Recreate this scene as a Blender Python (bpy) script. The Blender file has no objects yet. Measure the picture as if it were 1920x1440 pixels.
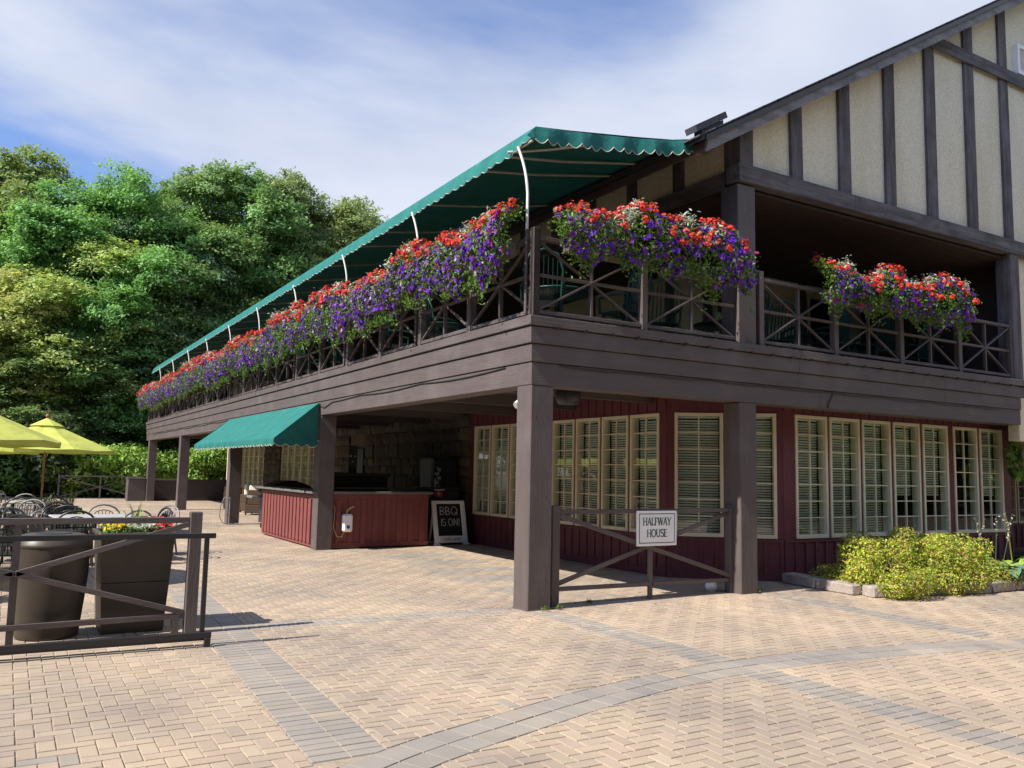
import bpy, bmesh, math, random
import numpy as np
from mathutils import Vector, Matrix
R=math.radians
rng=random.Random(7); NR=np.random.RandomState(7)
S=bpy.context.scene; COL=S.collection
# ------------------------------------------------------------------ camera
YAW,PIT,ROL,F=0.536805732,0.103704566,0.0204877715,1575.51631
fw=Vector((math.sin(YAW)*math.cos(PIT),math.cos(YAW)*math.cos(PIT),math.sin(PIT)))
r0=Vector((math.cos(YAW),-math.sin(YAW),0)); u0=r0.cross(fw)
rr=r0*math.cos(ROL)+u0*math.sin(ROL); uu=-r0*math.sin(ROL)+u0*math.cos(ROL)
CAMP=Vector((-5.25084,-8.38026,1.6))
cd=bpy.data.cameras.new('camera'); cam=bpy.data.objects.new('camera',cd); COL.objects.link(cam)
m=Matrix((( rr.x,uu.x,-fw.x),(rr.y,uu.y,-fw.y),(rr.z,uu.z,-fw.z))).to_4x4(); m.translation=CAMP
cam.matrix_world=m; cd.sensor_width=36; cd.lens=36*F/1920; cd.clip_end=2000; cd.clip_start=.05
S.camera=cam
# ------------------------------------------------------------------ light
SUN_EL=R(44); SUN_DIR=Vector((-math.cos(R(3.5)),-math.sin(R(3.5)),0))*math.cos(SUN_EL)+Vector((0,0,math.sin(SUN_EL)))
sd=bpy.data.lights.new('sun','SUN'); sd.energy=3.35; sd.angle=R(.55); sd.color=(1,.93,.83)
sun=bpy.data.objects.new('sun',sd); COL.objects.link(sun); sun.rotation_mode='QUATERNION'; sun.rotation_quaternion=SUN_DIR.to_track_quat('Z','Y')
W=bpy.data.worlds.new('World'); S.world=W; W.use_nodes=True
N=W.node_tree.nodes; L=W.node_tree.links; N.clear()
def nd(t,**k):
    n=N.new(t)
    for a,b in k.items(): setattr(n,a,b)
    return n
out=nd('ShaderNodeOutputWorld'); bg=nd('ShaderNodeBackground'); bg.inputs[1].default_value=.10
sky=nd('ShaderNodeTexSky',sky_type='NISHITA',sun_disc=False); sky.sun_elevation=SUN_EL; sky.sun_rotation=math.atan2(SUN_DIR.x,SUN_DIR.y)
sky.air_density=1.0; sky.dust_density=.6; sky.ozone_density=1.6
tc=nd('ShaderNodeTexCoord'); sp=nd('ShaderNodeSeparateXYZ'); L.new(tc.outputs['Generated'],sp.inputs[0])
ad=nd('ShaderNodeMath',operation='ADD'); L.new(sp.outputs[2],ad.inputs[0]); ad.inputs[1].default_value=.22
mx_=nd('ShaderNodeMath',operation='MAXIMUM'); L.new(ad.outputs[0],mx_.inputs[0]); mx_.inputs[1].default_value=.05
dx=nd('ShaderNodeMath',operation='DIVIDE'); L.new(sp.outputs[0],dx.inputs[0]); L.new(mx_.outputs[0],dx.inputs[1])
dy=nd('ShaderNodeMath',operation='DIVIDE'); L.new(sp.outputs[1],dy.inputs[0]); L.new(mx_.outputs[0],dy.inputs[1])
cb=nd('ShaderNodeCombineXYZ'); L.new(dx.outputs[0],cb.inputs[0]); L.new(dy.outputs[0],cb.inputs[1])
mp=nd('ShaderNodeMapping'); L.new(cb.outputs[0],mp.inputs[0]); mp.inputs['Rotation'].default_value=(0,0,R(20)); mp.inputs['Scale'].default_value=(.9,1.05,1); mp.inputs['Location'].default_value=(3.1,.85,0)
n1=nd('ShaderNodeTexNoise'); n1.inputs['Scale'].default_value=.85; n1.inputs['Detail'].default_value=9; n1.inputs['Roughness'].default_value=.53; n1.inputs['Distortion'].default_value=.35
L.new(mp.outputs[0],n1.inputs['Vector'])
# more cloud towards the right (+x) of the sky
g=nd('ShaderNodeMath',operation='MULTIPLY'); L.new(dx.outputs[0],g.inputs[0]); g.inputs[1].default_value=.19
sm=nd('ShaderNodeMath',operation='ADD'); L.new(n1.outputs[0],sm.inputs[0]); L.new(g.outputs[0],sm.inputs[1])
rp=nd('ShaderNodeValToRGB'); L.new(sm.outputs[0],rp.inputs[0]); rp.color_ramp.elements[0].position=.42; rp.color_ramp.elements[1].position=.64
rp.color_ramp.interpolation='EASE'
cm=nd('ShaderNodeMath',operation='MULTIPLY'); L.new(rp.outputs[0],cm.inputs[0]); cm.inputs[1].default_value=.93
n2=nd('ShaderNodeTexNoise'); n2.inputs['Scale'].default_value=2.3; n2.inputs['Detail'].default_value=5; L.new(mp.outputs[0],n2.inputs['Vector'])
cr_=nd('ShaderNodeValToRGB'); L.new(n2.outputs[0],cr_.inputs[0]); cr_.color_ramp.elements[0].position=.3; cr_.color_ramp.elements[1].position=.7
cr_.color_ramp.elements[0].color=(2.7,2.95,3.6,1); cr_.color_ramp.elements[1].color=(3.5,3.7,4.2,1)
mixc=nd('ShaderNodeMixRGB'); L.new(cm.outputs[0],mixc.inputs[0]); skm=nd('ShaderNodeMixRGB',blend_type='MULTIPLY'); skm.inputs[0].default_value=1; skm.inputs[2].default_value=(.62,.68,.86,1); L.new(sky.outputs[0],skm.inputs[1]); L.new(skm.outputs[0],mixc.inputs[1]); L.new(cr_.outputs[0],mixc.inputs[2])
L.new(mixc.outputs[0],bg.inputs[0]); L.new(bg.outputs[0],out.inputs[0])
S.view_settings.view_transform='Standard'; S.view_settings.look='None'; S.view_settings.gamma=1; S.view_settings.exposure=1.25
S.render.resolution_x=1024; S.render.resolution_y=768

# ------------------------------------------------------------------ materials
def _new(name):
    m=bpy.data.materials.new(name); m.use_nodes=True; nt=m.node_tree; b=nt.nodes['Principled BSDF']
    return m,nt,b
def mat(name,c,rough=.6,var=.15,scale=6,bump=0,bscale=60,stretch=None,spec=.4,metal=0,dirt=None,dscale=1.2,obj=False):
    m,nt,b=_new(name); n=nt.nodes; l=nt.links
    t=n.new('ShaderNodeNewGeometry') if not obj else n.new('ShaderNodeTexCoord')
    src=t.outputs['Position'] if not obj else t.outputs['Object']
    mp=n.new('ShaderNodeMapping'); l.new(src,mp.inputs[0])
    if stretch: mp.inputs['Scale'].default_value=stretch
    a=n.new('ShaderNodeTexNoise'); a.inputs['Scale'].default_value=scale; a.inputs['Detail'].default_value=6; a.inputs['Roughness'].default_value=.65; l.new(mp.outputs[0],a.inputs['Vector'])
    rp=n.new('ShaderNodeValToRGB'); l.new(a.outputs[0],rp.inputs[0]); rp.color_ramp.elements[0].position=.3; rp.color_ramp.elements[1].position=.7
    lo=[x*(1-var) for x in c]; hi=[min(1,x*(1+var)) for x in c]
    rp.color_ramp.elements[0].color=(*lo,1); rp.color_ramp.elements[1].color=(*hi,1)
    co=rp.outputs[0]
    if dirt:
        d=n.new('ShaderNodeTexNoise'); d.inputs['Scale'].default_value=dscale; d.inputs['Detail'].default_value=7; l.new(src,d.inputs['Vector'])
        r2=n.new('ShaderNodeValToRGB'); l.new(d.outputs[0],r2.inputs[0]); r2.color_ramp.elements[0].position=.5; r2.color_ramp.elements[1].position=.72
        r2.color_ramp.elements[0].color=(0,0,0,1); r2.color_ramp.elements[1].color=(.7,.7,.7,1)
        mx=n.new('ShaderNodeMixRGB'); l.new(r2.outputs[0],mx.inputs[0]); l.new(co,mx.inputs[1]); mx.inputs[2].default_value=(*dirt,1); co=mx.outputs[0]
    l.new(co,b.inputs['Base Color']); b.inputs['Roughness'].default_value=rough; b.inputs['Metallic'].default_value=metal
    b.inputs['Specular IOR Level'].default_value=spec
    if bump:
        a2=n.new('ShaderNodeTexNoise'); a2.inputs['Scale'].default_value=bscale; a2.inputs['Detail'].default_value=4; l.new(mp.outputs[0],a2.inputs['Vector'])
        bp=n.new('ShaderNodeBump'); bp.inputs['Strength'].default_value=bump; bp.inputs['Distance'].default_value=.02; l.new(a2.outputs[0],bp.inputs['Height']); l.new(bp.outputs[0],b.inputs['Normal'])
    return m
BR=(.104,.083,.080)
GR=((3,30,30),(30,3,30),(30,30,3))
def woodset(nm,c,**k):
    return [mat(nm+'_'+a,c,stretch=tuple(q/10 for q in s),**k) for a,s in zip('xyz',GR)]
wx,wy,wz=woodset('brown_painted_wood',BR,rough=.55,var=.13,scale=5,bump=.3,bscale=20,dirt=(.145,.122,.118),dscale=1.7)
gx,gy,gz=woodset('weathered_timber',(.125,.112,.115),rough=.75,var=.6,scale=3.2,bump=.7,bscale=16,dirt=(.06,.045,.045),dscale=3.1)
rkx,rky,rkz=woodset('silvered_timber',(.23,.22,.225),rough=.75,var=.4,scale=2.6,bump=.7,bscale=16,dirt=(.09,.075,.075),dscale=3.4)
RED=mat('red_boards',(.205,.057,.054),rough=.6,var=.14,scale=8,bump=.3,stretch=(2,2,.4),dirt=(.17,.047,.045))
MAR=mat('maroon_boards',(.135,.036,.047),rough=.55,var=.16,scale=8,bump=.3,stretch=(2,2,.4))
CREAM=mat('cream_window_paint',(.78,.70,.52),rough=.45,var=.05)
STUC=None
def stucco():
    m,nt,b=_new('pebble_dash_stucco'); n=nt.nodes; l=nt.links
    t=n.new('ShaderNodeNewGeometry')
    a=n.new('ShaderNodeTexNoise'); a.inputs['Scale'].default_value=28; a.inputs['Detail'].default_value=6; a.inputs['Roughness'].default_value=.8; l.new(t.outputs['Position'],a.inputs['Vector'])
    v=n.new('ShaderNodeTexVoronoi'); v.inputs['Scale'].default_value=48; l.new(t.outputs['Position'],v.inputs['Vector'])
    rp=n.new('ShaderNodeValToRGB'); l.new(a.outputs[0],rp.inputs[0]); rp.color_ramp.elements[0].position=.35; rp.color_ramp.elements[1].position=.62
    rp.color_ramp.elements[0].color=(.68,.59,.41,1); rp.color_ramp.elements[1].color=(.95,.88,.68,1)
    s=n.new('ShaderNodeTexNoise'); s.inputs['Scale'].default_value=.9; s.inputs['Detail'].default_value=6
    mp=n.new('ShaderNodeMapping'); l.new(t.outputs['Position'],mp.inputs[0]); mp.inputs['Scale'].default_value=(2.2,2.2,.35); l.new(mp.outputs[0],s.inputs['Vector'])
    r2=n.new('ShaderNodeValToRGB'); l.new(s.outputs[0],r2.inputs[0]); r2.color_ramp.elements[0].position=.45; r2.color_ramp.elements[1].position=.8; r2.color_ramp.elements[0].color=(1,1,1,1); r2.color_ramp.elements[1].color=(.86,.82,.74,1)
    mu=n.new('ShaderNodeMixRGB'); mu.blend_type='MULTIPLY'; mu.inputs[0].default_value=1; l.new(rp.outputs[0],mu.inputs[1]); l.new(r2.outputs[0],mu.inputs[2]); l.new(mu.outputs[0],b.inputs['Base Color'])
    b.inputs['Roughness'].default_value=.9
    bp=n.new('ShaderNodeBump'); bp.inputs['Strength'].default_value=.4; bp.inputs['Distance'].default_value=.012; l.new(v.outputs['Distance'],bp.inputs['Height']); l.new(bp.outputs[0],b.inputs['Normal'])
    return m
STUC=stucco()
def colmat(name,rough=.6,transl=0,src='ATTR',tint=False,spec=.3,bump=0,grain=0):
    """colour from the 'Col' attribute (or the object's colour)"""
    m,nt,b=_new(name); n=nt.nodes; l=nt.links
    if src=='ATTR':
        a=n.new('ShaderNodeAttribute'); a.attribute_name='Col'; co=a.outputs['Color']
    else:
        a=n.new('ShaderNodeObjectInfo'); co=a.outputs['Color']
    if tint:
        o=n.new('ShaderNodeObjectInfo'); mu=n.new('ShaderNodeMixRGB'); mu.blend_type='MULTIPLY'; mu.inputs[0].default_value=1; l.new(co,mu.inputs[1]); l.new(o.outputs['Color'],mu.inputs[2]); co=mu.outputs[0]
    if grain:
        g=n.new('ShaderNodeNewGeometry'); t=n.new('ShaderNodeTexNoise'); t.inputs['Scale'].default_value=130; t.inputs['Detail'].default_value=4; t.inputs['Roughness'].default_value=.8; l.new(g.outputs['Position'],t.inputs['Vector'])
        rp=n.new('ShaderNodeValToRGB'); rp.color_ramp.elements[0].color=(1-grain,)*3+(1,); rp.color_ramp.elements[1].color=(1+grain*.6,)*3+(1,); rp.color_ramp.elements[0].position=.3; rp.color_ramp.elements[1].position=.7; l.new(t.outputs[0],rp.inputs[0])
        t3=n.new('ShaderNodeTexNoise'); t3.inputs['Scale'].default_value=.55; t3.inputs['Detail'].default_value=8; t3.inputs['Roughness'].default_value=.6; l.new(g.outputs['Position'],t3.inputs['Vector'])
        r3=n.new('ShaderNodeValToRGB'); r3.color_ramp.elements[0].color=(.76,.77,.80,1); r3.color_ramp.elements[1].color=(1.14,1.10,1.03,1); r3.color_ramp.elements[0].position=.36; r3.color_ramp.elements[1].position=.64; l.new(t3.outputs[0],r3.inputs[0])
        mu=n.new('ShaderNodeMixRGB'); mu.blend_type='MULTIPLY'; mu.inputs[0].default_value=1; l.new(co,mu.inputs[1]); l.new(rp.outputs[0],mu.inputs[2])
        m2=n.new('ShaderNodeMixRGB'); m2.blend_type='MULTIPLY'; m2.inputs[0].default_value=1; l.new(mu.outputs[0],m2.inputs[1]); l.new(r3.outputs[0],m2.inputs[2]); co=m2.outputs[0]
        t5=n.new('ShaderNodeTexNoise'); t5.inputs['Scale'].default_value=7; t5.inputs['Detail'].default_value=5; t5.inputs['Roughness'].default_value=.7; l.new(g.outputs['Position'],t5.inputs['Vector']); r5=n.new('ShaderNodeValToRGB'); r5.color_ramp.elements[0].position=.66; r5.color_ramp.elements[1].position=.74; r5.color_ramp.elements[0].color=(1,1,1,1); r5.color_ramp.elements[1].color=(.78,.76,.74,1); l.new(t5.outputs[0],r5.inputs[0]); m6=n.new('ShaderNodeMixRGB'); m6.blend_type='MULTIPLY'; m6.inputs[0].default_value=1; l.new(co,m6.inputs[1]); l.new(r5.outputs[0],m6.inputs[2]); co=m6.outputs[0]
        bp=n.new('ShaderNodeBump'); bp.inputs['Strength'].default_value=.45; bp.inputs['Distance'].default_value=.006; l.new(t.outputs[0],bp.inputs['Height']); l.new(bp.outputs[0],b.inputs['Normal'])
    l.new(co,b.inputs['Base Color']); b.inputs['Roughness'].default_value=rough; b.inputs['Specular IOR Level'].default_value=spec
    if transl:
        tr=n.new('ShaderNodeBsdfTranslucent'); 
        h=n.new('ShaderNodeMixRGB'); h.blend_type='MULTIPLY'; h.inputs[0].default_value=1; l.new(co,h.inputs[1]); h.inputs[2].default_value=(1.15,1.1,.7,1); l.new(h.outputs[0],tr.inputs[0])
        ms=n.new('ShaderNodeMixShader'); ms.inputs[0].default_value=transl; l.new(b.outputs[0],ms.inputs[1]); l.new(tr.outputs[0],ms.inputs[2]); l.new(ms.outputs[0],n['Material Output'].inputs[0])
    return m
LEAF=colmat('tree_leaves',.6,.4,tint=True,spec=.35)
PLEAF=colmat('plant_leaves',.5,.3,spec=.35)
PETAL=colmat('petals',.55,.25,spec=.15)
PAV=colmat('paver_field_concrete',.85,grain=.2,spec=.2)
PAVO=colmat('paver_concrete',.85,src='OBJ',grain=.2,spec=.2)
def clothmat(name,c,transl=.3,bleach=None):
    m,nt,b=_new(name); n=nt.nodes; l=nt.links
    g=n.new('ShaderNodeNewGeometry'); t=n.new('ShaderNodeTexNoise'); t.inputs['Scale'].default_value=3; t.inputs['Detail'].default_value=8; l.new(g.outputs['Position'],t.inputs['Vector'])
    rp=n.new('ShaderNodeValToRGB'); l.new(t.outputs[0],rp.inputs[0]); rp.color_ramp.elements[0].position=.3; rp.color_ramp.elements[1].position=.72
    rp.color_ramp.elements[0].color=(*[x*.86 for x in c],1); rp.color_ramp.elements[1].color=(*[min(1,x*1.12) for x in c],1); co=rp.outputs[0]
    if bleach:
        t2=n.new('ShaderNodeTexNoise'); t2.inputs['Scale'].default_value=7; t2.inputs['Detail'].default_value=3; l.new(g.outputs['Position'],t2.inputs['Vector'])
        r2=n.new('ShaderNodeValToRGB'); l.new(t2.outputs[0],r2.inputs[0]); r2.color_ramp.elements[0].position=.66; r2.color_ramp.elements[1].position=.7; r2.color_ramp.elements[1].color=(.6,.6,.6,1)
        mx=n.new('ShaderNodeMixRGB'); l.new(r2.outputs[0],mx.inputs[0]); l.new(co,mx.inputs[1]); mx.inputs[2].default_value=(*bleach,1); co=mx.outputs[0]
    t4=n.new('ShaderNodeTexNoise'); t4.inputs['Scale'].default_value=3.2; t4.inputs['Detail'].default_value=3; l.new(g.outputs['Position'],t4.inputs['Vector']); bp=n.new('ShaderNodeBump'); bp.inputs['Strength'].default_value=.6; bp.inputs['Distance'].default_value=.05; l.new(t4.outputs[0],bp.inputs['Height']); l.new(bp.outputs[0],b.inputs['Normal']); l.new(co,b.inputs['Base Color']); b.inputs['Roughness'].default_value=.75; b.inputs['Specular IOR Level'].default_value=.2
    tr=n.new('ShaderNodeBsdfTranslucent'); l.new(co,tr.inputs[0]); ms=n.new('ShaderNodeMixShader'); ms.inputs[0].default_value=transl
    l.new(b.outputs[0],ms.inputs[1]); l.new(tr.outputs[0],ms.inputs[2]); l.new(ms.outputs[0],n['Material Output'].inputs[0])
    return m
AWN=clothmat('green_canvas',(.022,.155,.14),.0,bleach=(.06,.24,.2))
LIME=clothmat('lime_canvas',(.56,.60,.14),.22)
def glass(name='window_glass',base=(.9,.95,.92)):
    m=bpy.data.materials.new(name); m.use_nodes=True; nt=m.node_tree; n=nt.nodes; l=nt.links; n.clear()
    o=n.new('ShaderNodeOutputMaterial'); gl=n.new('ShaderNodeBsdfGlossy'); gl.inputs['Roughness'].default_value=.015
    tr=n.new('ShaderNodeBsdfTransparent'); tr.inputs[0].default_value=(*base,1); fr=n.new('ShaderNodeFresnel'); fr.inputs[0].default_value=1.7
    mu=n.new('ShaderNodeMath'); mu.operation='MULTIPLY_ADD'; l.new(fr.outputs[0],mu.inputs[0]); mu.inputs[1].default_value=1.35; mu.inputs[2].default_value=.03
    g=n.new('ShaderNodeNewGeometry'); iv=n.new('ShaderNodeMath'); iv.operation='SUBTRACT'; iv.inputs[0].default_value=1; l.new(g.outputs['Backfacing'],iv.inputs[1]); m3=n.new('ShaderNodeMath'); m3.operation='MULTIPLY'; l.new(mu.outputs[0],m3.inputs[0]); l.new(iv.outputs[0],m3.inputs[1]); mu=m3; t=n.new('ShaderNodeTexNoise'); t.inputs['Scale'].default_value=1.6; l.new(g.outputs['Position'],t.inputs['Vector'])
    bp=n.new('ShaderNodeBump'); bp.inputs['Strength'].default_value=.08; bp.inputs['Distance'].default_value=.02; l.new(t.outputs[0],bp.inputs['Height']); l.new(bp.outputs[0],gl.inputs['Normal'])
    ms=n.new('ShaderNodeMixShader'); l.new(mu.outputs[0],ms.inputs[0]); l.new(tr.outputs[0],ms.inputs[1]); l.new(gl.outputs[0],ms.inputs[2]); l.new(ms.outputs[0],o.inputs[0])
    return m
GLASS=glass()
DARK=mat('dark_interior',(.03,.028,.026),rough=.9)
BLIND=mat('blind_slats',(.88,.88,.85),rough=.5,var=.05)
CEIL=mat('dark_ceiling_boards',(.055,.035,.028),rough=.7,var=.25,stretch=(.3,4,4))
FLOORW=mat('balcony_floor',(.12,.10,.09),rough=.8)
ROOF=mat('roof_shingles',(.06,.06,.068),rough=.9,var=.3,scale=14,bump=.6,bscale=30)
WHITE=mat('white_paint',(.88,.88,.88),rough=.4,var=.04)
PIPE=mat('white_tube',(.70,.69,.66),rough=.35,var=.06)
RAFT=mat('cream_tube',(.52,.50,.42),rough=.45,var=.08)
BLK=mat('black_metal',(.022,.022,.026),rough=.35,var=.1,spec=.5)
BLKP=mat('black_plastic',(.03,.03,.032),rough=.38,var=.1)
GREYP=mat('grey_plastic',(.20,.205,.215),rough=.4,var=.08)
GRNP=mat('green_plastic',(.012,.055,.045),rough=.35,var=.1)
BINM=mat('brown_bin_plastic',(.060,.048,.038),rough=.45,var=.15,scale=3)
WOODP=mat('honey_wood',(.30,.17,.07),rough=.5,var=.2,stretch=(5,5,.5))
TERRA=mat('red_brown_knob',(.40,.10,.05),rough=.4)
SAND=mat('joint_sand',(.30,.245,.185),rough=.95,var=.25,scale=30)
EARTH=mat('earth_ground',(.07,.055,.035),rough=.95,var=.4,scale=3)
SOIL=mat('dark_soil',(.035,.025,.018),rough=.95,var=.4,scale=20,bump=1,bscale=30)
STONEC=colmat('field_stone',.85,src='OBJ',grain=.3)
MORT=mat('mortar',(.11,.09,.07),rough=.95,var=.2)
COPE=mat('grey_pink_coping_stone',(.34,.29,.26),rough=.9,var=.3,scale=12,bump=.8,bscale=25)
BARK=mat('bark',(.17,.14,.115),rough=.9,var=.4,scale=8,bump=1,bscale=12,stretch=(2,2,.4))
CUSH=mat('cream_cushion',(.72,.66,.52),rough=.85)
WICK=mat('brown_wicker',(.06,.035,.022),rough=.6,var=.4,scale=40)
TEXTG=mat('dark_green_ink',(.01,.06,.045),rough=.5)
CHALK=mat('chalk',(.62,.62,.62),rough=.9,var=.3,scale=60)
CHALKB=mat('chalkboard',(.012,.012,.014),rough=.6)
REDI=mat('red_ink',(.45,.02,.02),rough=.5)
SILV=mat('silver_metal',(.55,.56,.58),rough=.25,metal=.9)
YEL=mat('yellow_cord',(.55,.47,.16),rough=.5)

# ------------------------------------------------------------------ mesh helpers
class MB:
    def __init__(s): s.v=[]; s.f=[]; s.sm=[]
    def add(s,vs,fs,smooth=False):
        o=len(s.v); s.v+= [tuple(v) for v in vs]; s.f+=[tuple(o+i for i in f) for f in fs]; s.sm+=[smooth]*len(fs); return s
    def box(s,x0,x1,y0,y1,z0,z1,c=0.0):
        return s.obox(Vector(((x0+x1)/2,(y0+y1)/2,(z0+z1)/2)),Vector(((x1-x0)/2,0,0)),Vector((0,(y1-y0)/2,0)),Vector((0,0,(z1-z0)/2)),c)
    def obox(s,ce,a,b,d,c=0.0):
        if c<=0:
            vs=[ce+a*i+b*j+d*k for k in(-1,1) for j in(-1,1) for i in(-1,1)]
            return s.add(vs,[(0,2,3,1),(4,5,7,6),(0,1,5,4),(2,6,7,3),(0,4,6,2),(1,3,7,5)])
        ls=[a.length,b.length,d.length]; c=min(c,min(ls)*.5); q=[1-c/l if l else 1 for l in ls]
        vs=[];ix={}
        for i in(-1,1):
            for j in(-1,1):
                for k in(-1,1):
                    for ax in range(3):
                        t=[i,j,k]; w=[t[n]*(1 if n==ax else q[n]) for n in range(3)]
                        ix[(i,j,k,ax)]=len(vs); vs.append(ce+a*w[0]+b*w[1]+d*w[2])
        fs=[]
        for ax in range(3):
            o=[n for n in range(3) if n!=ax]
            for sg in(-1,1):
                f=[]
                for p,q2 in((-1,-1),(1,-1),(1,1),(-1,1)):
                    t=[0,0,0]; t[ax]=sg; t[o[0]]=p; t[o[1]]=q2; f.append(ix[(*t,ax)])
                if (sg==1)==(ax==1): f=f[::-1]
                fs.append(f)
        for ax in range(3):
            o=[n for n in range(3) if n!=ax]
            for p in(-1,1):
                for q2 in(-1,1):
                    t0=[0,0,0];t1=[0,0,0]; t0[ax]=-1;t1[ax]=1
                    for t in(t0,t1): t[o[0]]=p;t[o[1]]=q2
                    f=[ix[(*t0,o[0])],ix[(*t1,o[0])],ix[(*t1,o[1])],ix[(*t0,o[1])]]
                    fs.append(f)
        for i in(-1,1):
            for j in(-1,1):
                for k in(-1,1): fs.append([ix[(i,j,k,0)],ix[(i,j,k,1)],ix[(i,j,k,2)]])
        return s.add(vs,fs)
    def bar(s,p0,p1,w,h,c=0.0,up=Vector((0,0,1))):
        p0=Vector(p0);p1=Vector(p1); d=(p1-p0); 
        a=d.cross(up)
        if a.length<1e-5: a=d.cross(Vector((0,1,0)))
        a.normalize(); b=a.cross(d).normalized()
        return s.obox((p0+p1)/2,a*w/2,d/2,b*h/2,c)
    def tube(s,pts,r,n=8,cap=True,smooth=True):
        pts=[Vector(p) for p in pts]; rs=r if isinstance(r,(list,tuple)) else [r]*len(pts)
        vs=[];fs=[]; prev=None
        for i,p in enumerate(pts):
            d=(pts[min(i+1,len(pts)-1)]-pts[max(i-1,0)]).normalized()
            if prev is None:
                a=d.cross(Vector((0,0,1))); 
                if a.length<1e-3: a=d.cross(Vector((0,1,0)))
            else: a=prev-d*prev.dot(d)
            a.normalize(); prev=a; b=d.cross(a)
            for k in range(n):
                t=2*math.pi*k/n; vs.append(p+(a*math.cos(t)+b*math.sin(t))*rs[i])
        for i in range(len(pts)-1):
            for k in range(n):
                fs.append((i*n+k,i*n+(k+1)%n,(i+1)*n+(k+1)%n,(i+1)*n+k))
        s.add(vs,fs,smooth)
        if cap: s.add(vs[:n],[tuple(range(n))[::-1]]); s.add(vs[-n:],[tuple(range(n))])
        return s
    def lathe(s,c,prof,n=20,smooth=True):
        c=Vector(c); vs=[c+Vector((r*math.cos(2*math.pi*k/n),r*math.sin(2*math.pi*k/n),z)) for r,z in prof for k in range(n)]
        fs=[(i*n+k,i*n+(k+1)%n,(i+1)*n+(k+1)%n,(i+1)*n+k) for i in range(len(prof)-1) for k in range(n)]
        return s.add(vs,fs,smooth)
    def prism(s,poly,vec):
        n=len(poly); p=[Vector(q) for q in poly]; vec=Vector(vec)
        return s.add(p+[q+vec for q in p],[tuple(range(n))[::-1],tuple(range(n,2*n))]+[(i,(i+1)%n,n+(i+1)%n,n+i) for i in range(n)])
    def mesh(s,name,mt):
        me=bpy.data.meshes.new(name); me.from_pydata(s.v,[],s.f); me.polygons.foreach_set('use_smooth',s.sm); 
        bm=bmesh.new(); bm.from_mesh(me); bmesh.ops.recalc_face_normals(bm,faces=bm.faces); bm.to_mesh(me); bm.free()
        me.materials.append(mt); return me
    def build(s,name,mt,parent=None,**k):
        return link(name,s.mesh(name,mt),parent,**k)
def link(name,me,parent=None,loc=None,rot=None,label=None,cat=None,group=None,kind=None,color=None):
    o=bpy.data.objects.new(name,me); COL.objects.link(o)
    if parent: o.parent=parent
    if loc is not None: o.location=loc
    if rot is not None: o.rotation_euler=rot if isinstance(rot,(tuple,list)) else (0,0,rot)
    tag(o,label,cat,group,kind)
    if color: o.color=(*color,1)
    return o
def tag(o,label=None,cat=None,group=None,kind=None):
    for k,v in (('label',label),('category',cat),('group',group),('kind',kind)):
        if v: o[k]=v
    return o
def thing(name,loc,label,cat,rot=0,group=None):
    o=link(name,None,loc=loc,rot=rot,label=label,cat=cat,group=group); o.empty_display_size=.2; return o
def dup(o,parent=None,loc=None,rot=None,label=None):
    c=o.copy(); COL.objects.link(c); c.parent=parent
    if loc is not None: c.location=loc
    if rot is not None: c.rotation_euler=(0,0,rot)
    if label: c['label']=label
    for ch in KIDS(o): dup(ch,c)
    return c
def KIDS(o): return list(o.children)
def npmesh(name,V,Fq,mt,cols=None,smooth=False):
    me=bpy.data.meshes.new(name); nv=len(V); nf=len(Fq); k=Fq.shape[1]
    me.vertices.add(nv); me.vertices.foreach_set('co',np.ascontiguousarray(V,dtype=np.float32).ravel())
    me.loops.add(nf*k); me.loops.foreach_set('vertex_index',np.ascontiguousarray(Fq,dtype=np.int32).ravel())
    me.polygons.add(nf); me.polygons.foreach_set('loop_start',np.arange(0,nf*k,k,dtype=np.int32)); me.polygons.foreach_set('loop_total',np.full(nf,k,dtype=np.int32))
    me.update(calc_edges=True)
    if cols is not None:
        a=me.color_attributes.new('Col','FLOAT_COLOR','POINT'); c=np.ones((nv,4),dtype=np.float32); c[:,:3]=cols; a.data.foreach_set('color',c.ravel())
    if smooth: me.polygons.foreach_set('use_smooth',[True]*nf)
    me.materials.append(mt); return me
def quads(P,Nm,size,cols,aspect=.55,seed=0):
    """rhombic leaves: centres P, normals Nm, half-length size"""
    r=np.random.RandomState(seed); n=len(P)
    Nm=Nm/np.maximum(np.linalg.norm(Nm,axis=1,keepdims=True),1e-6)
    a=r.normal(size=(n,3)); a-=Nm*(a*Nm).sum(1,keepdims=True); a/=np.maximum(np.linalg.norm(a,axis=1,keepdims=True),1e-6)
    b=np.cross(Nm,a); s=size[:,None]
    V=np.stack([P-a*s,P+b*s*aspect+Nm*s*.15,P+a*s,P-b*s*aspect+Nm*s*.15],1).reshape(-1,3)
    Fq=np.arange(4*n).reshape(-1,4); C=np.repeat(cols,4,axis=0)
    return V,Fq,C
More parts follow.
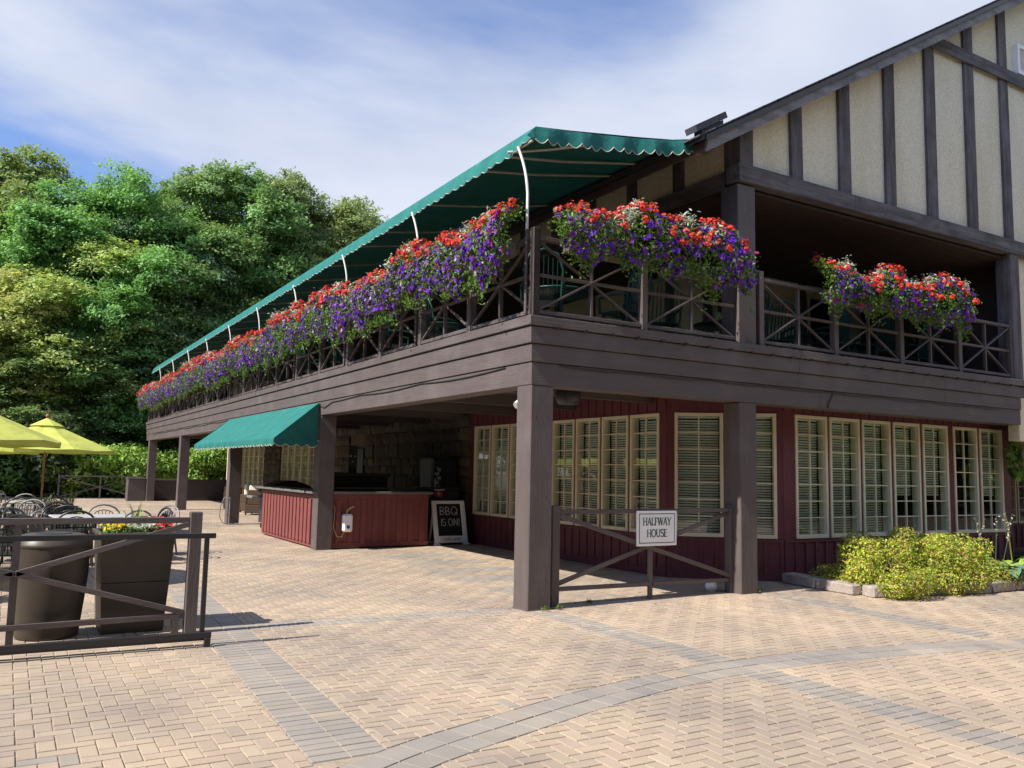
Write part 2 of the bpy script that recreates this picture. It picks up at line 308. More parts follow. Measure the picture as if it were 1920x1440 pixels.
def flowers(P,Nm,size,cols,center,npet=5,seed=0,cup=.25):
    """round flowers with notched petals: fan of 2*npet triangles"""
    r=np.random.RandomState(seed); n=len(P); Nm=Nm/np.linalg.norm(Nm,axis=1,keepdims=True)
    a=r.normal(size=(n,3)); a-=Nm*(a*Nm).sum(1,keepdims=True); a/=np.linalg.norm(a,axis=1,keepdims=True); b=np.cross(Nm,a)
    k=2*npet; V=np.zeros((n,k+1,3)); C=np.zeros((n,k+1,3))
    V[:,0]=P-Nm*size[:,None]*cup; C[:,0]=cols*center
    for j in range(k):
        t=2*math.pi*j/k; rad=(1.0 if j%2==0 else .72)
        V[:,j+1]=P+(a*math.cos(t)+b*math.sin(t))*size[:,None]*rad; C[:,j+1]=cols
    Fq=np.array([(0,1+j,1+(j+1)%k) for j in range(k)])
    Fa=(Fq[None]+(np.arange(n)*(k+1))[:,None,None]).reshape(-1,3)
    return V.reshape(-1,3),Fa,C.reshape(-1,3)
def join_np(parts):
    Vs,Fs,Cs=[],[],[];o=0
    for V,Fq,C in parts: Vs.append(V);Fs.append(Fq+o);Cs.append(C);o+=len(V)
    return np.concatenate(Vs),np.concatenate(Fs),np.concatenate(Cs)
def unproj(px,py,z=0.0):
    d=fw+rr*((px-960)/F)-uu*((py-720)/F); t=(z-CAMP.z)/d.z; return CAMP+d*t
def at(px,D):
    d=fw+rr*((px-960)/F); p=CAMP+d*D; return (p.x,p.y,0)
# glyph strokes in a 0..1 box (w,h): lists of polylines with a width factor
def arc(cx,cy,rx,ry,a0,a1,n=10): return [(cx+rx*math.cos(R(a0+(a1-a0)*i/n)),cy+ry*math.sin(R(a0+(a1-a0)*i/n))) for i in range(n+1)]
GL={'H':(.8,[([(.12,0),(.12,1)],1),([(.68,0),(.68,1)],1),([(.12,.52),(.68,.52)],.5)]),
'A':(.8,[([(.08,0),(.4,1)],.55),([(.4,1),(.72,0)],1.05),([(.2,.34),(.6,.34)],.5)]),
'L':(.62,[([(.14,0),(.14,1)],1),([(.14,.04),(.56,.04)],.55),([(.56,.04),(.56,.2)],.5)]),
'F':(.62,[([(.14,0),(.14,1)],1),([(.14,.96),(.58,.96)],.55),([(.14,.52),(.46,.52)],.5),([(.58,.96),(.58,.8)],.5)]),
'W':(1.05,[([(.04,1),(.28,0)],1),([(.28,0),(.52,1)],.55),([(.52,1),(.76,0)],1),([(.76,0),(1,1)],.55)]),
'Y':(.76,[([(.06,1),(.38,.45)],1),([(.7,1),(.38,.45)],.55),([(.38,.45),(.38,0)],1)]),
'O':(.85,[(arc(.42,.5,.34,.5,0,360,20),.8)]),
'U':(.78,[([(.12,1),(.12,.3)],1),(arc(.38,.3,.26,.28,180,360),.7),([(.64,.3),(.64,1)],.6)]),
'S':(.62,[(arc(.31,.75,.23,.24,30,270)+arc(.31,.26,.25,.26,90,-150),.8)]),
'E':(.66,[([(.14,0),(.14,1)],1),([(.14,.96),(.58,.96)],.55),([(.14,.52),(.48,.52)],.5),([(.14,.04),(.6,.04)],.55)]),
'B':(.68,[([(.14,0),(.14,1)],1),(arc(.14,.75,.38,.25,90,-90),.8),(arc(.14,.25,.44,.25,90,-90),.8)]),
'Q':(.85,[(arc(.42,.5,.34,.5,0,360,20),.8),([(.5,.3),(.8,-.05)],.8)]),
'I':(.3,[([(.15,0),(.15,1)],1)]),'N':(.8,[([(.12,0),(.12,1)],1),([(.12,1),(.68,0)],1),([(.68,0),(.68,1)],1)]),
'!':(.3,[([(.15,.3),(.15,1)],1),([(.15,0),(.15,.1)],1)]),'C':(.75,[(arc(.42,.5,.34,.5,50,310,14),.8)]),
'R':(.7,[([(.14,0),(.14,1)],1),(arc(.14,.75,.4,.25,90,-90),.8),([(.3,.5),(.62,0)],.9)]),
'G':(.8,[(arc(.42,.5,.34,.5,50,330,14),.8),([(.72,.42),(.5,.42)],.8)]),
'T':(.7,[([(.35,0),(.35,1)],1),([(.05,.96),(.65,.96)],.8)]),' ':(.35,[])}
def text_mb(txt,x0,z0,h,w=None,sw=.14,y=0,serif=False,wob=0,sx=.85):
    """letters as flat raised strokes in the XZ plane facing -Y, starting at x0"""
    mb=MB(); tot=sum(GL[c][0] for c in txt)*h*sx
    x=x0; k=1
    if w: k=w/tot
    for c in txt:
        wd,st=GL[c]; tilt=(rng.random()-.5)*wob
        for pl,f in st:
            pts=[(x+px*h*sx*k+tilt*py*h,z0+py*h+(rng.random()-.5)*wob*h*.3) for px,py in pl]
            for a,b in zip(pts,pts[1:]):
                d=Vector((b[0]-a[0],0,b[1]-a[1])); 
                if d.length<1e-6: continue
                e=d.normalized()*sw*h*f*.3; n_=Vector((-d.z,0,d.x)).normalized()*sw*h*f*.5
                A=Vector((a[0],y,a[1]))-e; B=Vector((b[0],y,b[1]))+e
                mb.prism([A-n_,B-n_,B+n_,A+n_],(0,-.0015,0)); y-=.00004
        if serif and c in 'HALFWYUE':
            xs={'H':[(.12,0),(.12,1),(.68,0),(.68,1)],'A':[(.08,0),(.72,0)],'L':[(.14,0),(.14,1)],'F':[(.14,0),(.14,1)],'W':[(.04,1),(.52,1),(1,1)],'Y':[(.06,1),(.7,1),(.38,0)],'U':[(.12,1),(.64,1)],'E':[(.14,0),(.14,1)]}[c]
            for px,py in xs:
                q=Vector((x+px*h*sx*k,y,z0+py*h-(.03*h if py else -.03*h))); a=Vector((.12*h,0,0)); b=Vector((0,0,.025*h))
                mb.prism([q-a-b,q+a-b,q+a+b,q-a+b],(0,-.0015,0)); y-=.00004
        x+=wd*h*sx*k
    return mb
# ------------------------------------------------------------------ ground and paving
mb=MB(); mb.box(-300,300,-300,400,-.6,-.03); tag(mb.build('ground',EARTH),kind='structure')
patio=MB().box(-16,16,-12,37,-.029,-.008).build('paved_patio',SAND); tag(patio,kind='structure')
BANDS=[('y',-3.32,.45,-3.75,3.2,.045),('y',.17,.38,-9,-.2,-.0),('y',3.92,.38,-3.2,-.12,.09),('x',.2,.33,-3.08,-.15,-.05)]  # axis, centre, width, from, to, drift
ARC=[(-6.5,-6.6),(-4.6,-4.75),(-3.35,-3.98),(-2.35,-3.62),(-1.4,-3.34),(-.35,-3.15),(.6,-3.12),(1.55,-3.2),(3.5,-3.62),(5.6,-4.5),(9,-7)]
def smooth_path(pts,step=.2):
    P=[Vector((*p,0)) for p in pts]; P=[P[0]*2-P[1]]+P+[P[-1]*2-P[-2]]; o=[]
    for i in range(1,len(P)-2):
        for k in range(12):
            t=k/12; a,b,c,d=P[i-1:i+3]; o.append(.5*((2*b)+(c-a)*t+(2*a-5*b+4*c-d)*t*t+(3*b-a-3*c+d)*t**3))
    o.append(P[-2]); res=[o[0]]; acc=0
    for a,b in zip(o,o[1:]):
        seg=(b-a).length; 
        while acc+seg>=step:
            t=(step-acc)/seg; a=a.lerp(b,t); res.append(a.copy()); seg=(b-a).length; acc=0
        acc+=seg
    return res
AP=smooth_path(ARC); AX=np.array([p.x for p in AP]); AY=np.array([p.y for p in AP])
def arc_sd(x,y):
    i=int(np.argmin((AX-x)**2+(AY-y)**2)); j=min(i+1,len(AP)-1); h=max(j-1,0); d=(AP[j]-AP[h]).normalized(); nn=(-d.y,d.x)
    return (x-AX[h])*nn[0]+(y-AY[h])*nn[1], nn, (AX[h],AY[h])
AW=.40
STR=[]   # grey stripes under the balcony, each a parallelogram given by y centre
for yc,xa,xb in ((6.15,.75,2.3),(5.0,.62,2.2),(3.85,.55,2.1),(2.75,.5,2.0),(1.6,.45,1.9)): STR.append((xa,xb,yc-.3,yc+.3))
def clip(poly,n,d,keep):   # keep points with (p.n - d)*keep >=0
    o=[]; m_=len(poly)
    for i in range(m_):
        a=poly[i];b=poly[(i+1)%m_]; sa=(a[0]*n[0]+a[1]*n[1]-d)*keep; sb=(b[0]*n[0]+b[1]*n[1]-d)*keep
        if sa>=0:o.append(a)
        if (sa>0)!=(sb>0) and abs(sa-sb)>1e-9:
            t=sa/(sa-sb); o.append((a[0]+(b[0]-a[0])*t,a[1]+(b[1]-a[1])*t))
    return o
def area(p): return abs(sum(p[i][0]*p[(i+1)%len(p)][1]-p[(i+1)%len(p)][0]*p[i][1] for i in range(len(p))))/2
def band_params(bd,x,y):
    ax,c,w,a,b,dr=bd
    if ax=='y': s=x-(c+dr*y); t=y; n=(1/math.hypot(1,dr),-dr/math.hypot(1,dr))
    else: s=y-(c+dr*x); t=x; n=(-dr/math.hypot(1,dr),1/math.hypot(1,dr))
    return s,t,n
PL=[]   # (polygon, colour)
def tone(grey):
    v=rng.gauss(1,.038)
    if grey: b=(.305,.282,.258); w=rng.random()*.06; return tuple(max(.05,q*v+(w if i==0 else w*.6 if i==1 else 0)*.5) for i,q in enumerate(b))
    k=rng.random(); b=((.40,.326,.250),(.398,.318,.252),(.385,.316,.252),(.412,.34,.258))[int(k*4)]
    return tuple(max(.05,q*v) for q in b)
PW,PL_=.2,.1
def in_view(x,y,mrg=.25):
    d=Vector((x,y,0))-CAMP; z=d.dot(fw)
    if z<2.2: return False
    px=d.dot(rr)/z*F/960; py=-d.dot(uu)/z*F/720
    return abs(px)<1+mrg*1.6 and py<1+mrg*1.5
def put(poly,col,special=True):
    cx=sum(p[0] for p in poly)/len(poly); cy=sum(p[1] for p in poly)/len(poly)
    if special:
        # clip against the arc
        if -6.5<cx<9 and -7.5<cy<-2.7:
            s,n_,q=arc_sd(cx,cy)
            if abs(s)<AW/2+.13:
                kp=1 if s>0 else -1; d=q[0]*n_[0]+q[1]*n_[1]+kp*AW/2; poly=clip(poly,n_,d,kp)
                if len(poly)<3 or area(poly)<.0012: return
        if special is True:
            for bd in BANDS:
                s,t,n_=band_params(bd,cx,cy)
                if bd[3]-.08<t<bd[4]+.08 and abs(s)<bd[2]/2+.13:
                    kp=1 if s>0 else -1
                    if bd[0]=='y': d=(bd[1])*n_[0]
                    else: d=(bd[1])*n_[1]
                    poly=clip(poly,n_,d+kp*bd[2]/2,kp)
                    if len(poly)<3 or area(poly)<.0012: return
    if cx>3.66 and cy>1.9 or (cx>5.1 and cy>.8): return
    PL.append((poly,col))
nx0,nx1,ny0,ny1=-11,13,-6.6,36
u=.1
for j in range(int(ny0/u),int(ny1/u)):
    for i in range(int(nx0/u),int(nx1/u)):
        k=(i-j)%4
        if k==0: rc=(i*u,(i+2)*u,j*u,(j+1)*u)        # lying along x
        elif k==2: rc=(i*u,(i+1)*u,(j-1)*u,(j+1)*u)  # lying along y... herringbone at right angles
        else: continue
        cx=(rc[0]+rc[1])/2; cy=(rc[2]+rc[3])/2
        if cy>15 and cx<-8: continue
        if not in_view(cx,cy): continue
        grey=any(a<cx<b and c<cy<d for a,b,c,d in STR) or (rng.random()<.006)
        put([(rc[0],rc[2]),(rc[1],rc[2]),(rc[1],rc[3]),(rc[0],rc[3])],tone(grey))
# band rows
for bi,bd in enumerate(BANDS):
    ax,c,w,a,b,dr=bd; t=a; nacross=2; row=.1
    while t<b:
        for q in range(nacross):
            lo=-w/2+q*w/nacross; hi=lo+w/nacross
            P=[(lo,t),(hi,t),(hi,t+row),(lo,t+row)]
            if ax=='y': P=[(c+dr*v+s_,v) for s_,v in P]
            else: P=[(v,c+dr*v+s_) for s_,v in P]
            if in_view(P[0][0],P[0][1]): put(P,tone(rng.random()>.03),special='arc')
        t+=row
for i in range(len(AP)-1):
    d=(AP[min(i+2,len(AP)-1)]-AP[i]).normalized(); n_=Vector((-d.y,d.x,0)); d0=(AP[i+1]-AP[max(i-1,0)]).normalized(); n0=Vector((-d0.y,d0.x,0))
    for q in (-1,0):
        a=AP[i]+n0*(q*AW/2); b=AP[i+1]+n_*(q*AW/2); c=AP[i+1]+n_*((q+1)*AW/2); e=AP[i]+n0*((q+1)*AW/2)
        if in_view(a.x,a.y) : put([(a.x,a.y),(b.x,b.y),(c.x,c.y),(e.x,e.y)],tone(rng.random()>.05),special=False)
def inset(poly,g):
    n_=len(poly); A=sum(poly[i][0]*poly[(i+1)%n_][1]-poly[(i+1)%n_][0]*poly[i][1] for i in range(n_))
    if A<0: poly=poly[::-1]
    o=[]
    for i in range(n_):
        p0,p1,p2=poly[i-1],poly[i],poly[(i+1)%n_]
        d1=(p1[0]-p0[0],p1[1]-p0[1]);d2=(p2[0]-p1[0],p2[1]-p1[1]); l1=math.hypot(*d1) or 1e-6;l2=math.hypot(*d2) or 1e-6
        n1=(-d1[1]/l1,d1[0]/l1);n2=(-d2[1]/l2,d2[0]/l2); cr=1+n1[0]*n2[0]+n1[1]*n2[1]
        if cr<.25: cr=.25
        o.append((p1[0]+(n1[0]+n2[0])*g/cr,p1[1]+(n1[1]+n2[1])*g/cr))
    return o
def paver_faces(poly,h,o=0,cx=0,cy=0,tl=(0,0)):
    out_=inset(poly,.0022); top=inset(poly,.0068); n_=len(poly)
    V=[(p[0]-cx,p[1]-cy,-.012) for p in out_]+[(p[0]-cx,p[1]-cy,h+tl[0]*(p[0]-cx)+tl[1]*(p[1]-cy)) for p in top]
    Fc=[tuple(o+n_+i for i in range(n_))]+[(o+i,o+(i+1)%n_,o+n_+(i+1)%n_,o+n_+i) for i in range(n_)]
    return V,Fc
def score(p):
    c=Vector((sum(q[0] for q in p)/len(p),sum(q[1] for q in p)/len(p),0)); d=c-CAMP; z=d.dot(fw)
    px=d.dot(rr)/z*F/960; py=-d.dot(uu)/z*F/720
    return -(z if (abs(px)<1 and py<1.0) else 99)
PL.sort(key=lambda t:score(t[0]),reverse=True)
shared={}
for poly,col in PL[:300]:
    cx=sum(p[0] for p in poly)/len(poly); cy=sum(p[1] for p in poly)/len(poly)
    key=None
    if len(poly)==4:
        dx_=abs(poly[0][0]-poly[1][0]);dy_=abs(poly[1][1]-poly[2][1])
        if abs(dx_-.2)<1e-4 and abs(dy_-.1)<1e-4 and abs(poly[0][1]-poly[1][1])<1e-5: key='x'
        if abs(dx_-.1)<1e-4 and abs(dy_-.2)<1e-4 and abs(poly[0][1]-poly[1][1])<1e-5: key='y'
    me=shared.get(key)
    if me is None:
        V,Fc=paver_faces(poly,0,0,cx,cy); me=bpy.data.meshes.new('paver'); me.from_pydata(V,[],Fc); me.materials.append(PAVO)
        if key: shared[key]=me
    link('paver',me,patio,loc=(cx,cy,rng.gauss(0,.0008)),rot=(rng.gauss(0,.006),rng.gauss(0,.006),rng.gauss(0,.004)),color=col)
V=[];Fc=[];CC=[]
for poly,col in PL[300:]:
    cx=sum(p[0] for p in poly)/len(poly); cy=sum(p[1] for p in poly)/len(poly)
    v,f_=paver_faces(poly,rng.gauss(0,.0008),len(V),cx,cy,(rng.gauss(0,.006),rng.gauss(0,.006)))
    V+=[(a+cx,b+cy,c) for a,b,c in v]; Fc+=f_; CC+=[col]*len(v)
me=bpy.data.meshes.new('paver_field'); me.from_pydata(V,[],Fc); a=me.color_attributes.new('Col','FLOAT_COLOR','POINT'); ca=np.ones((len(V),4),dtype=np.float32); ca[:,:3]=CC; a.data.foreach_set('color',ca.ravel()); me.materials.append(PAV)
link('paver_field',me,patio,kind='stuff')
print('pavers',len(PL))
del V,Fc,CC
# fallen petals
P=[];
for i in range(420):
    if rng.random()<.6: y=rng.uniform(-.9,13); x=-.25+rng.gauss(0,.45)
    else: x=rng.uniform(-1,5); y=-.35+rng.gauss(0,.5)
    P.append((x,y,.006))
P=np.array(P); Nn=NR.normal(0,.25,(len(P),3))+[0,0,1]; c=np.where(NR.rand(len(P),1)<.7,[[.62,.06,.08]],[[.25,.05,.4]])
V,Fq,C=quads(P,Nn,np.full(len(P),.013),c); tag(link('fallen_petals',npmesh('fallen_petals',V,Fq,PETAL,C)),'pink and red petals scattered on the paving below the balcony','petals',kind='stuff')

# ------------------------------------------------------------------ the house
H=thing('half_timbered_clubhouse',(3.75,0,0),'half timbered clubhouse with flower hung balcony, green awning and red ground floor','clubhouse')
Hinv=Matrix.Translation((-3.75,0,0))
class Anchor: pass
def hp(name,mb,mt,parent=None,**k):      # house part in world coordinates
    o=mb.build(name,mt,parent or H,**k); 
    if parent is None: o.matrix_parent_inverse=Hinv
    return o
def hpl(name,me,loc,rot=0):
    o=link(name,me,H,loc=(loc[0]-3.75,loc[1],loc[2]),rot=rot); return o
YB=32.2   # far end of the balcony
XE=10.66
# fascia boards: front and left, three tiers and the beam
tiers=[(3.335,3.45,-.075,.05),(3.125,3.325,-.045,.03),(2.905,3.12,-.018,.03),(2.63,2.90,.0,.3)]
for i,(z0,z1,o,t) in enumerate(tiers):
    xe=XE+.05 if i<2 else XE-.12
    segs=[(o,4.6),(4.602,8.2),(8.202,xe)] if i<3 else [(0,5.1),(5.102,xe)]
    for a,b in segs:
        hp('fascia_board' if i<3 else 'beam',MB().box(a,b,o,o+.05 if i<3 else .3,z0,z1,.006),wx)
    segs=[]; y=(o+.0505 if i<3 else .302); k=0
    while y<YB-.5:
        e=min(YB,y+(7.78 if i==3 else 4.6)); segs.append((y,e)); y=e+.002
    for a,b in segs:
        hp('fascia_board' if i<3 else 'beam',MB().box(o,o+.05 if i<3 else .3,a,b,z0,z1,.006),wy)
hp('deck_edge',MB().box(.0325,XE-.13,.0325,YB-.02,2.98,3.33),wy)
hp('balcony_floor',MB().box(-.02,12,-.02,YB,3.332,3.448),FLOORW)
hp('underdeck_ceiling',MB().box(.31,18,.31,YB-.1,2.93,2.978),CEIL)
# joists
for k in range(14): hp('ceiling_joist',MB().box(.32,3.74,2.2+k*2.2,2.3+k*2.2,2.76,2.928),wx)
COLY=[0,7.78,15.52,23.48,31.23]
for k,y in enumerate(COLY):
    mbc=MB().box(.002,.325,y+.002,y+.325,-.02,2.628,.012); hp('column',mbc,wz)
    for zz in (.35,1.3,2.25):
        for xx in (.08,.25): hp('nail_head',MB().box(xx-.006,xx+.006,y-.001,y+.004,zz-.006,zz+.006),BLK)
    hp('column_base_shim',MB().box(-.004,.331,y-.004,y+.331,-.03,.012,.003),wz)
hp('column',MB().box(3.43,3.755,.002,.32,-.02,2.628,.012),wz)
# cable draped along the beam
pts=[]
for i in range(60):
    y=.6+i*.5; pts.append((-.012,y,2.885-.035*abs(math.sin(i*.62))-(.1 if i==14 else 0)))
hp('cable',MB().tube(pts,.008,5),BLKP)
pts=[(.4+i*.35,-.012,2.885-.02*abs(math.sin(i*.9))) for i in range(28)]; hp('cable',MB().tube(pts,.007,5),BLKP)
hp('cable',MB().tube([(5.38,-.012,2.88),(5.33,-.014,2.8),(5.27,-.013,2.72),(5.26,-.01,2.64)],.009,5),BLKP)
# small bolts/brackets under the top board
for k in range(26):
    x=.3+k*.41; hp('bracket',MB().box(x,x+.05,-.088,-.046,3.318,3.345),BLK)

# ---- windows
WINM={}
def win_meshes(w,h):
    key=(round(w,3),round(h,3))
    if key in WINM: return WINM[key]
    t=.05; D=.13
    fr=MB(); fr.box(0,t,-.025,D,0,h,.004).box(w-t,w,-.025,D,0,h,.004).box(t+.0003,w-t-.0003,-.024,D,h-t,h,.004).box(t+.0003,w-t-.0003,-.03,D,0,t+.008,.004)
    fr=fr.mesh('frame',CREAM)
    mu=MB(); iw=w-2*t; ih=h-2*t-.008; z0=t+.008
    mu.box(w/2-.009,w/2+.009,.012,.05,z0,h-t)
    cells=[]
    for r in range(7):
        if r: z=z0+ih*r/7; mu.box(t,w-t,.014,.048,z-.008,z+.008)
    for r in range(7):
        for c in range(2):
            cells.append((t+c*iw/2+iw/4, z0+ih*(r+.5)/7))
    mu=mu.mesh('muntin',CREAM)
    pa=MB().box(-iw/4+.009,iw/4-.009,-.002,.002,-ih/14+.008,ih/14-.008); pa=pa.mesh('pane',GLASS)
    def blind(lo):
        b=MB(); z=h-t-.03; i=0
        b.box(t+.01,w-t-.01,.135,.17,z,z+.028)
        while z>lo:
            z-=.042; b.obox(Vector((w/2,.155,z)),Vector((w/2-t-.012,0,0)),Vector((0,.012,-.013)),Vector((0,0,.0014)))
        for x in (w*.25,w*.75): b.box(x-.002,x+.002,.152,.156,z,h-t)
        return b.mesh('blind',BLIND)
    WINM[key]=(fr,mu,pa,cells,blind(.08),blind(h*.36),iw,ih)
    return WINM[key]
def window(loc,rot,w,h,bl=1):
    fr,mu,pa,cells,b1,b2,iw,ih=win_meshes(w,h)
    o=link('window',fr,H,loc=(loc[0]-3.75,loc[1],loc[2]),rot=rot)
    link('muntin',mu,o)
    for cx,cz in cells: link('pane',pa,o,loc=(cx,.03,cz))
    if bl: link('blind',b1 if bl==1 else b2,o)
    return o
def board_wall(p0,p1,zlo,zhi,wins,mt=MAR,zt=3.0,thick=.1,below=True,above=True):
    """wall along p0->p1 (outside on the right of the direction... local -y). wins: list of (x0,x1) in local x"""
    p0=Vector((*p0,0));p1=Vector((*p1,0)); d=p1-p0; Lw=d.length; rot=math.atan2(d.y,d.x)
    mb=MB(); y0,y1=.0,thick
    mb.box(0,Lw,y0,y1,-.02,zlo-.002); mb.box(0,Lw,y0,y1,zhi+.002,zt)
    xs=[0]+[q for wv in wins for q in wv]+[Lw]
    for a,b in zip(xs[::2],xs[1::2]):
        if b-a>.012: mb.box(a+.0015,b-.0015,y0-.004,y1,zlo-.001,zhi+.001)
    mb.box(0,Lw,-.022,.0-.0005,zlo-.055,zlo-.012)  # ledge
    mb.box(0,Lw,-.02,-.0005,-.02,.10)
    o=link('board_wall',mb.mesh('board_wall',mt),H,loc=(p0.x-3.75,p0.y,0),rot=rot)
    n_=max(1,int(Lw/.23)); bt=MB().box(-.024,.024,-.02,-.0005,.1,zlo-.057).mesh('batten',mt); bt2=MB().box(-.02,.02,-.02,-.0005,zhi+.03,zt).mesh('batten',mt)
    for k in range(n_+1):
        x=.03+(Lw-.06)*k/n_; link('batten',bt,o,loc=(x,0,0)); 
        link('batten',bt2,o,loc=(x,0,0))
    return o,rot
Z0,Z1=.645,2.59
# segment A (faces -x): local x runs towards -y
wA=[];ys=[2.05+.79*k for k in range(8)]
pA0=(3.75,8.5); pA1=(3.75,1.88)
for y in ys[::-1]: wA.append((8.5-(y+.735),8.5-y))
o,rot=board_wall(pA0,pA1,Z0,Z1,wA)
for i,(a,b) in enumerate(wA): window((3.75,8.5-a,Z0),rot,b-a,Z1-Z0,1)
pB0=(3.75,1.878); pB1=(5.13,.752); LB=math.hypot(1.38,1.126); wB=[(.12,.875),(.93,1.685)]
o,rot=board_wall(pB0,pB1,Z0,Z1,wB)
for a,b in wB:
    ux=math.cos(rot);uy=math.sin(rot); window((3.75+ux*a,1.878+uy*a,Z0),rot,b-a,Z1-Z0,1)
wC=[(a-5.13,b-5.13) for a,b in ((5.4,6.155),(6.215,6.97),(7.035,7.79),(7.865,8.62),(8.7,9.455),(9.63,10.385),(10.465,11.22))]
o,rot=board_wall((5.13,.75),(11.5,.75),Z0,Z1,wC)
for i,(a,b) in enumerate(wC): window((5.13+a,.75,Z0),rot,b-a,Z1-Z0,(1,1,1,2,2,0,2)[i])
o,rot=board_wall((11.5,.76),(11.5,2.5),Z0,Z1,[])
wD=[(.15+.8*k,.15+.8*k+.74) for k in range(6)]
o,rot=board_wall((11.6,2.5),(17,2.5),Z0,Z1,wD)
for a,b in wD: window((11.6+a,2.5,Z0),rot,b-a,Z1-Z0,0)
# interior: dim dining room behind the windows
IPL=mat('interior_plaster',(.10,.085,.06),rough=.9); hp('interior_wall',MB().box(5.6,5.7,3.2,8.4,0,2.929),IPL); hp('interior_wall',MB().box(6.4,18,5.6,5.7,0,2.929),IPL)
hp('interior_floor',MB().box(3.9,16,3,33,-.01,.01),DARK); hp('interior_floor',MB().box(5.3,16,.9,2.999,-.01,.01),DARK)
# far end of the long wall: windows and stone
rotA=-math.pi/2
for base in (19.55,26.3):
    n_=5; Lw=n_*.84+.1
    ws=[(.05+.84*k,.05+.84*k+.78) for k in range(n_)]
    o,rot=board_wall((3.75,base+Lw),(3.75,base),Z0,Z1,ws)
    for a,b in ws: window((3.75,base+Lw-a,Z0),rot,b-a,Z1-Z0,0)
# stone wall
SW=hp('stone_wall',MB().box(3.74,3.95,8.501,19.54,-.02,3.0),MORT); SW2=hp('stone_wall',MB().box(3.74,3.95,23.86,26.29,-.02,3.0),MORT); hp('stone_wall',MB().box(3.74,3.95,30.62,32,-.02,3.0),MORT)
stm=[]
def stone_mesh(w,h,sd):
    r=random.Random(sd); bm=bmesh.new(); bmesh.ops.create_cube(bm,size=1)
    for v in bm.verts: v.co.x*=.10; v.co.y*=w-.025; v.co.z*=h-.025
    bmesh.ops.subdivide_edges(bm,edges=[e for e in bm.edges],cuts=1,use_grid_fill=True)
    for v in bm.verts:
        e=(abs(v.co.y)>w*.4)+(abs(v.co.z)>h*.4)
        if v.co.x<0: v.co.x+= .018*e + r.uniform(-.014,.014)
        v.co.y+=r.uniform(-.012,.012)-v.co.y*.05*(e==2); v.co.z+=r.uniform(-.01,.01)-v.co.z*.05*(e==2)
    me=bpy.data.meshes.new('stone'); bm.to_mesh(me); bm.free(); me.materials.append(STONEC); return me
SMESH={}
cnt=0
for (ya,yb) in ((8.52,19.5),(23.88,26.27)):
    z=.02
    while z<2.9:
        hh=rng.choice((.22,.3,.38)); hh=min(hh,2.97-z); y=ya
        while y<yb-.05:
            ww=rng.choice((.35,.5,.65,.8)); ww=min(ww,yb-y)
            if yb-(y+ww)<.15: ww=yb-y
            if not (14.95<y+ww/2<16.15 and z<2.3):
                k=(round(ww,2),round(hh,2)); me=SMESH.setdefault(k,stone_mesh(ww,hh,len(SMESH)))
                g=rng.uniform(.7,1.25); b=rng.choice(((.085,.072,.056),(.11,.095,.075),(.075,.07,.062),(.12,.098,.066)))
                if cnt<300: link('stone',me,SW if y<20 else SW2,loc=(3.71,y+ww/2,z+hh/2),color=tuple(q*g for q in b)); cnt+=1
            y+=ww
        z+=hh
# service door in the stone wall
dr=hp('door',MB().box(3.66,3.739,15.02,16.02,.0,2.18,.005),BLKP); hp('handle',MB().box(3.61,3.66,15.12,15.16,1.0,1.2).box(3.60,3.612,15.1,15.17,1.02,1.35),SILV,dr)
# low wall and ledge at the far end
lw=hp('low_wall',MB().box(.33,3.7,32.0,32.12,-.02,.86),wx); hp('ledge',MB().box(.26,3.74,31.9,32.3,.862,.95,.01),wx)
lw=hp('low_wall',MB().box(.1,.2,31.6,32.0,-.02,.86),wy)

# ---- upper storey
UX=6.2; UY=3.6
hp('upper_wall',MB().box(UX,UX+.15,UY,YB,3.449,5.7),STUC); hp('upper_wall',MB().box(UX+.151,22,UY,UY+.15,3.449,5.7),STUC); hp('porch_side_wall',MB().box(10.9,11.05,.31,UY-.04,3.449,5.7),CEIL)
for y in list(np.arange(UY+.85,YB,1.35)):
    hp('wall_timber',MB().box(UX-.03,UX-.001,y,y+.24,3.45,5.7),gz)
for x in (7.55,8.9,10.1): hp('wall_timber',MB().box(x,x+.22,UY-.03,UY-.001,3.45,5.7),gz)
hp('wall_timber',MB().box(UX-.035,UX+.2,UY-.035,UY-.001,3.45,5.7),gz)
# glazed balcony doors
for (x,y,rt) in ((6.45,UY-.05,0),(9.15,UY-.05,0),(UX-.05,9.3,-math.pi/2),(UX-.05,15.3,-math.pi/2)):
    o=link('balcony_door',MB().box(0,.07,0,.045,0,2.05,.004).box(.83,.9,0,.045,0,2.05,.004).box(.071,.829,0,.045,1.97,2.05).box(.071,.829,0,.045,0,.12).mesh('balcony_door',CREAM),H,loc=(x-3.75,y,3.452),rot=rt)
    link('pane',MB().box(.071,.829,.02,.024,.121,1.969).mesh('pane',GLASS),o); link('handle',MB().tube([(.79,-.04,.95),(.79,-.04,1.15)],.01,6).mesh('handle',SILV),o)
    hp('door_dark_backing',MB().box(x+.05,x+.85,UY-.02,UY-.0005,3.46,5.4) if rt==0 else MB().box(UX-.02,UX-.0005,y-.85,y-.05,3.46,5.4),DARK)  # dark sheet over solid wall, painting the unlit room behind the glass
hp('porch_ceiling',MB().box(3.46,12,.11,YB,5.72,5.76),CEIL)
for k in range(16): hp('ceiling_plank_joint',MB().box(3.78,10.4,.35+k*.2,.36+k*.2,5.712,5.7195),CEIL)
hp('beam',MB().box(3.45,3.70,.29,YB,5.765,6.02,.006),gy)
hp('beam',MB().box(3.41,5.95,-.045,.23,5.80,6.06,.008),gx); hp('beam',MB().box(5.952,10.66,-.043,.232,5.802,6.062,.008),gx)
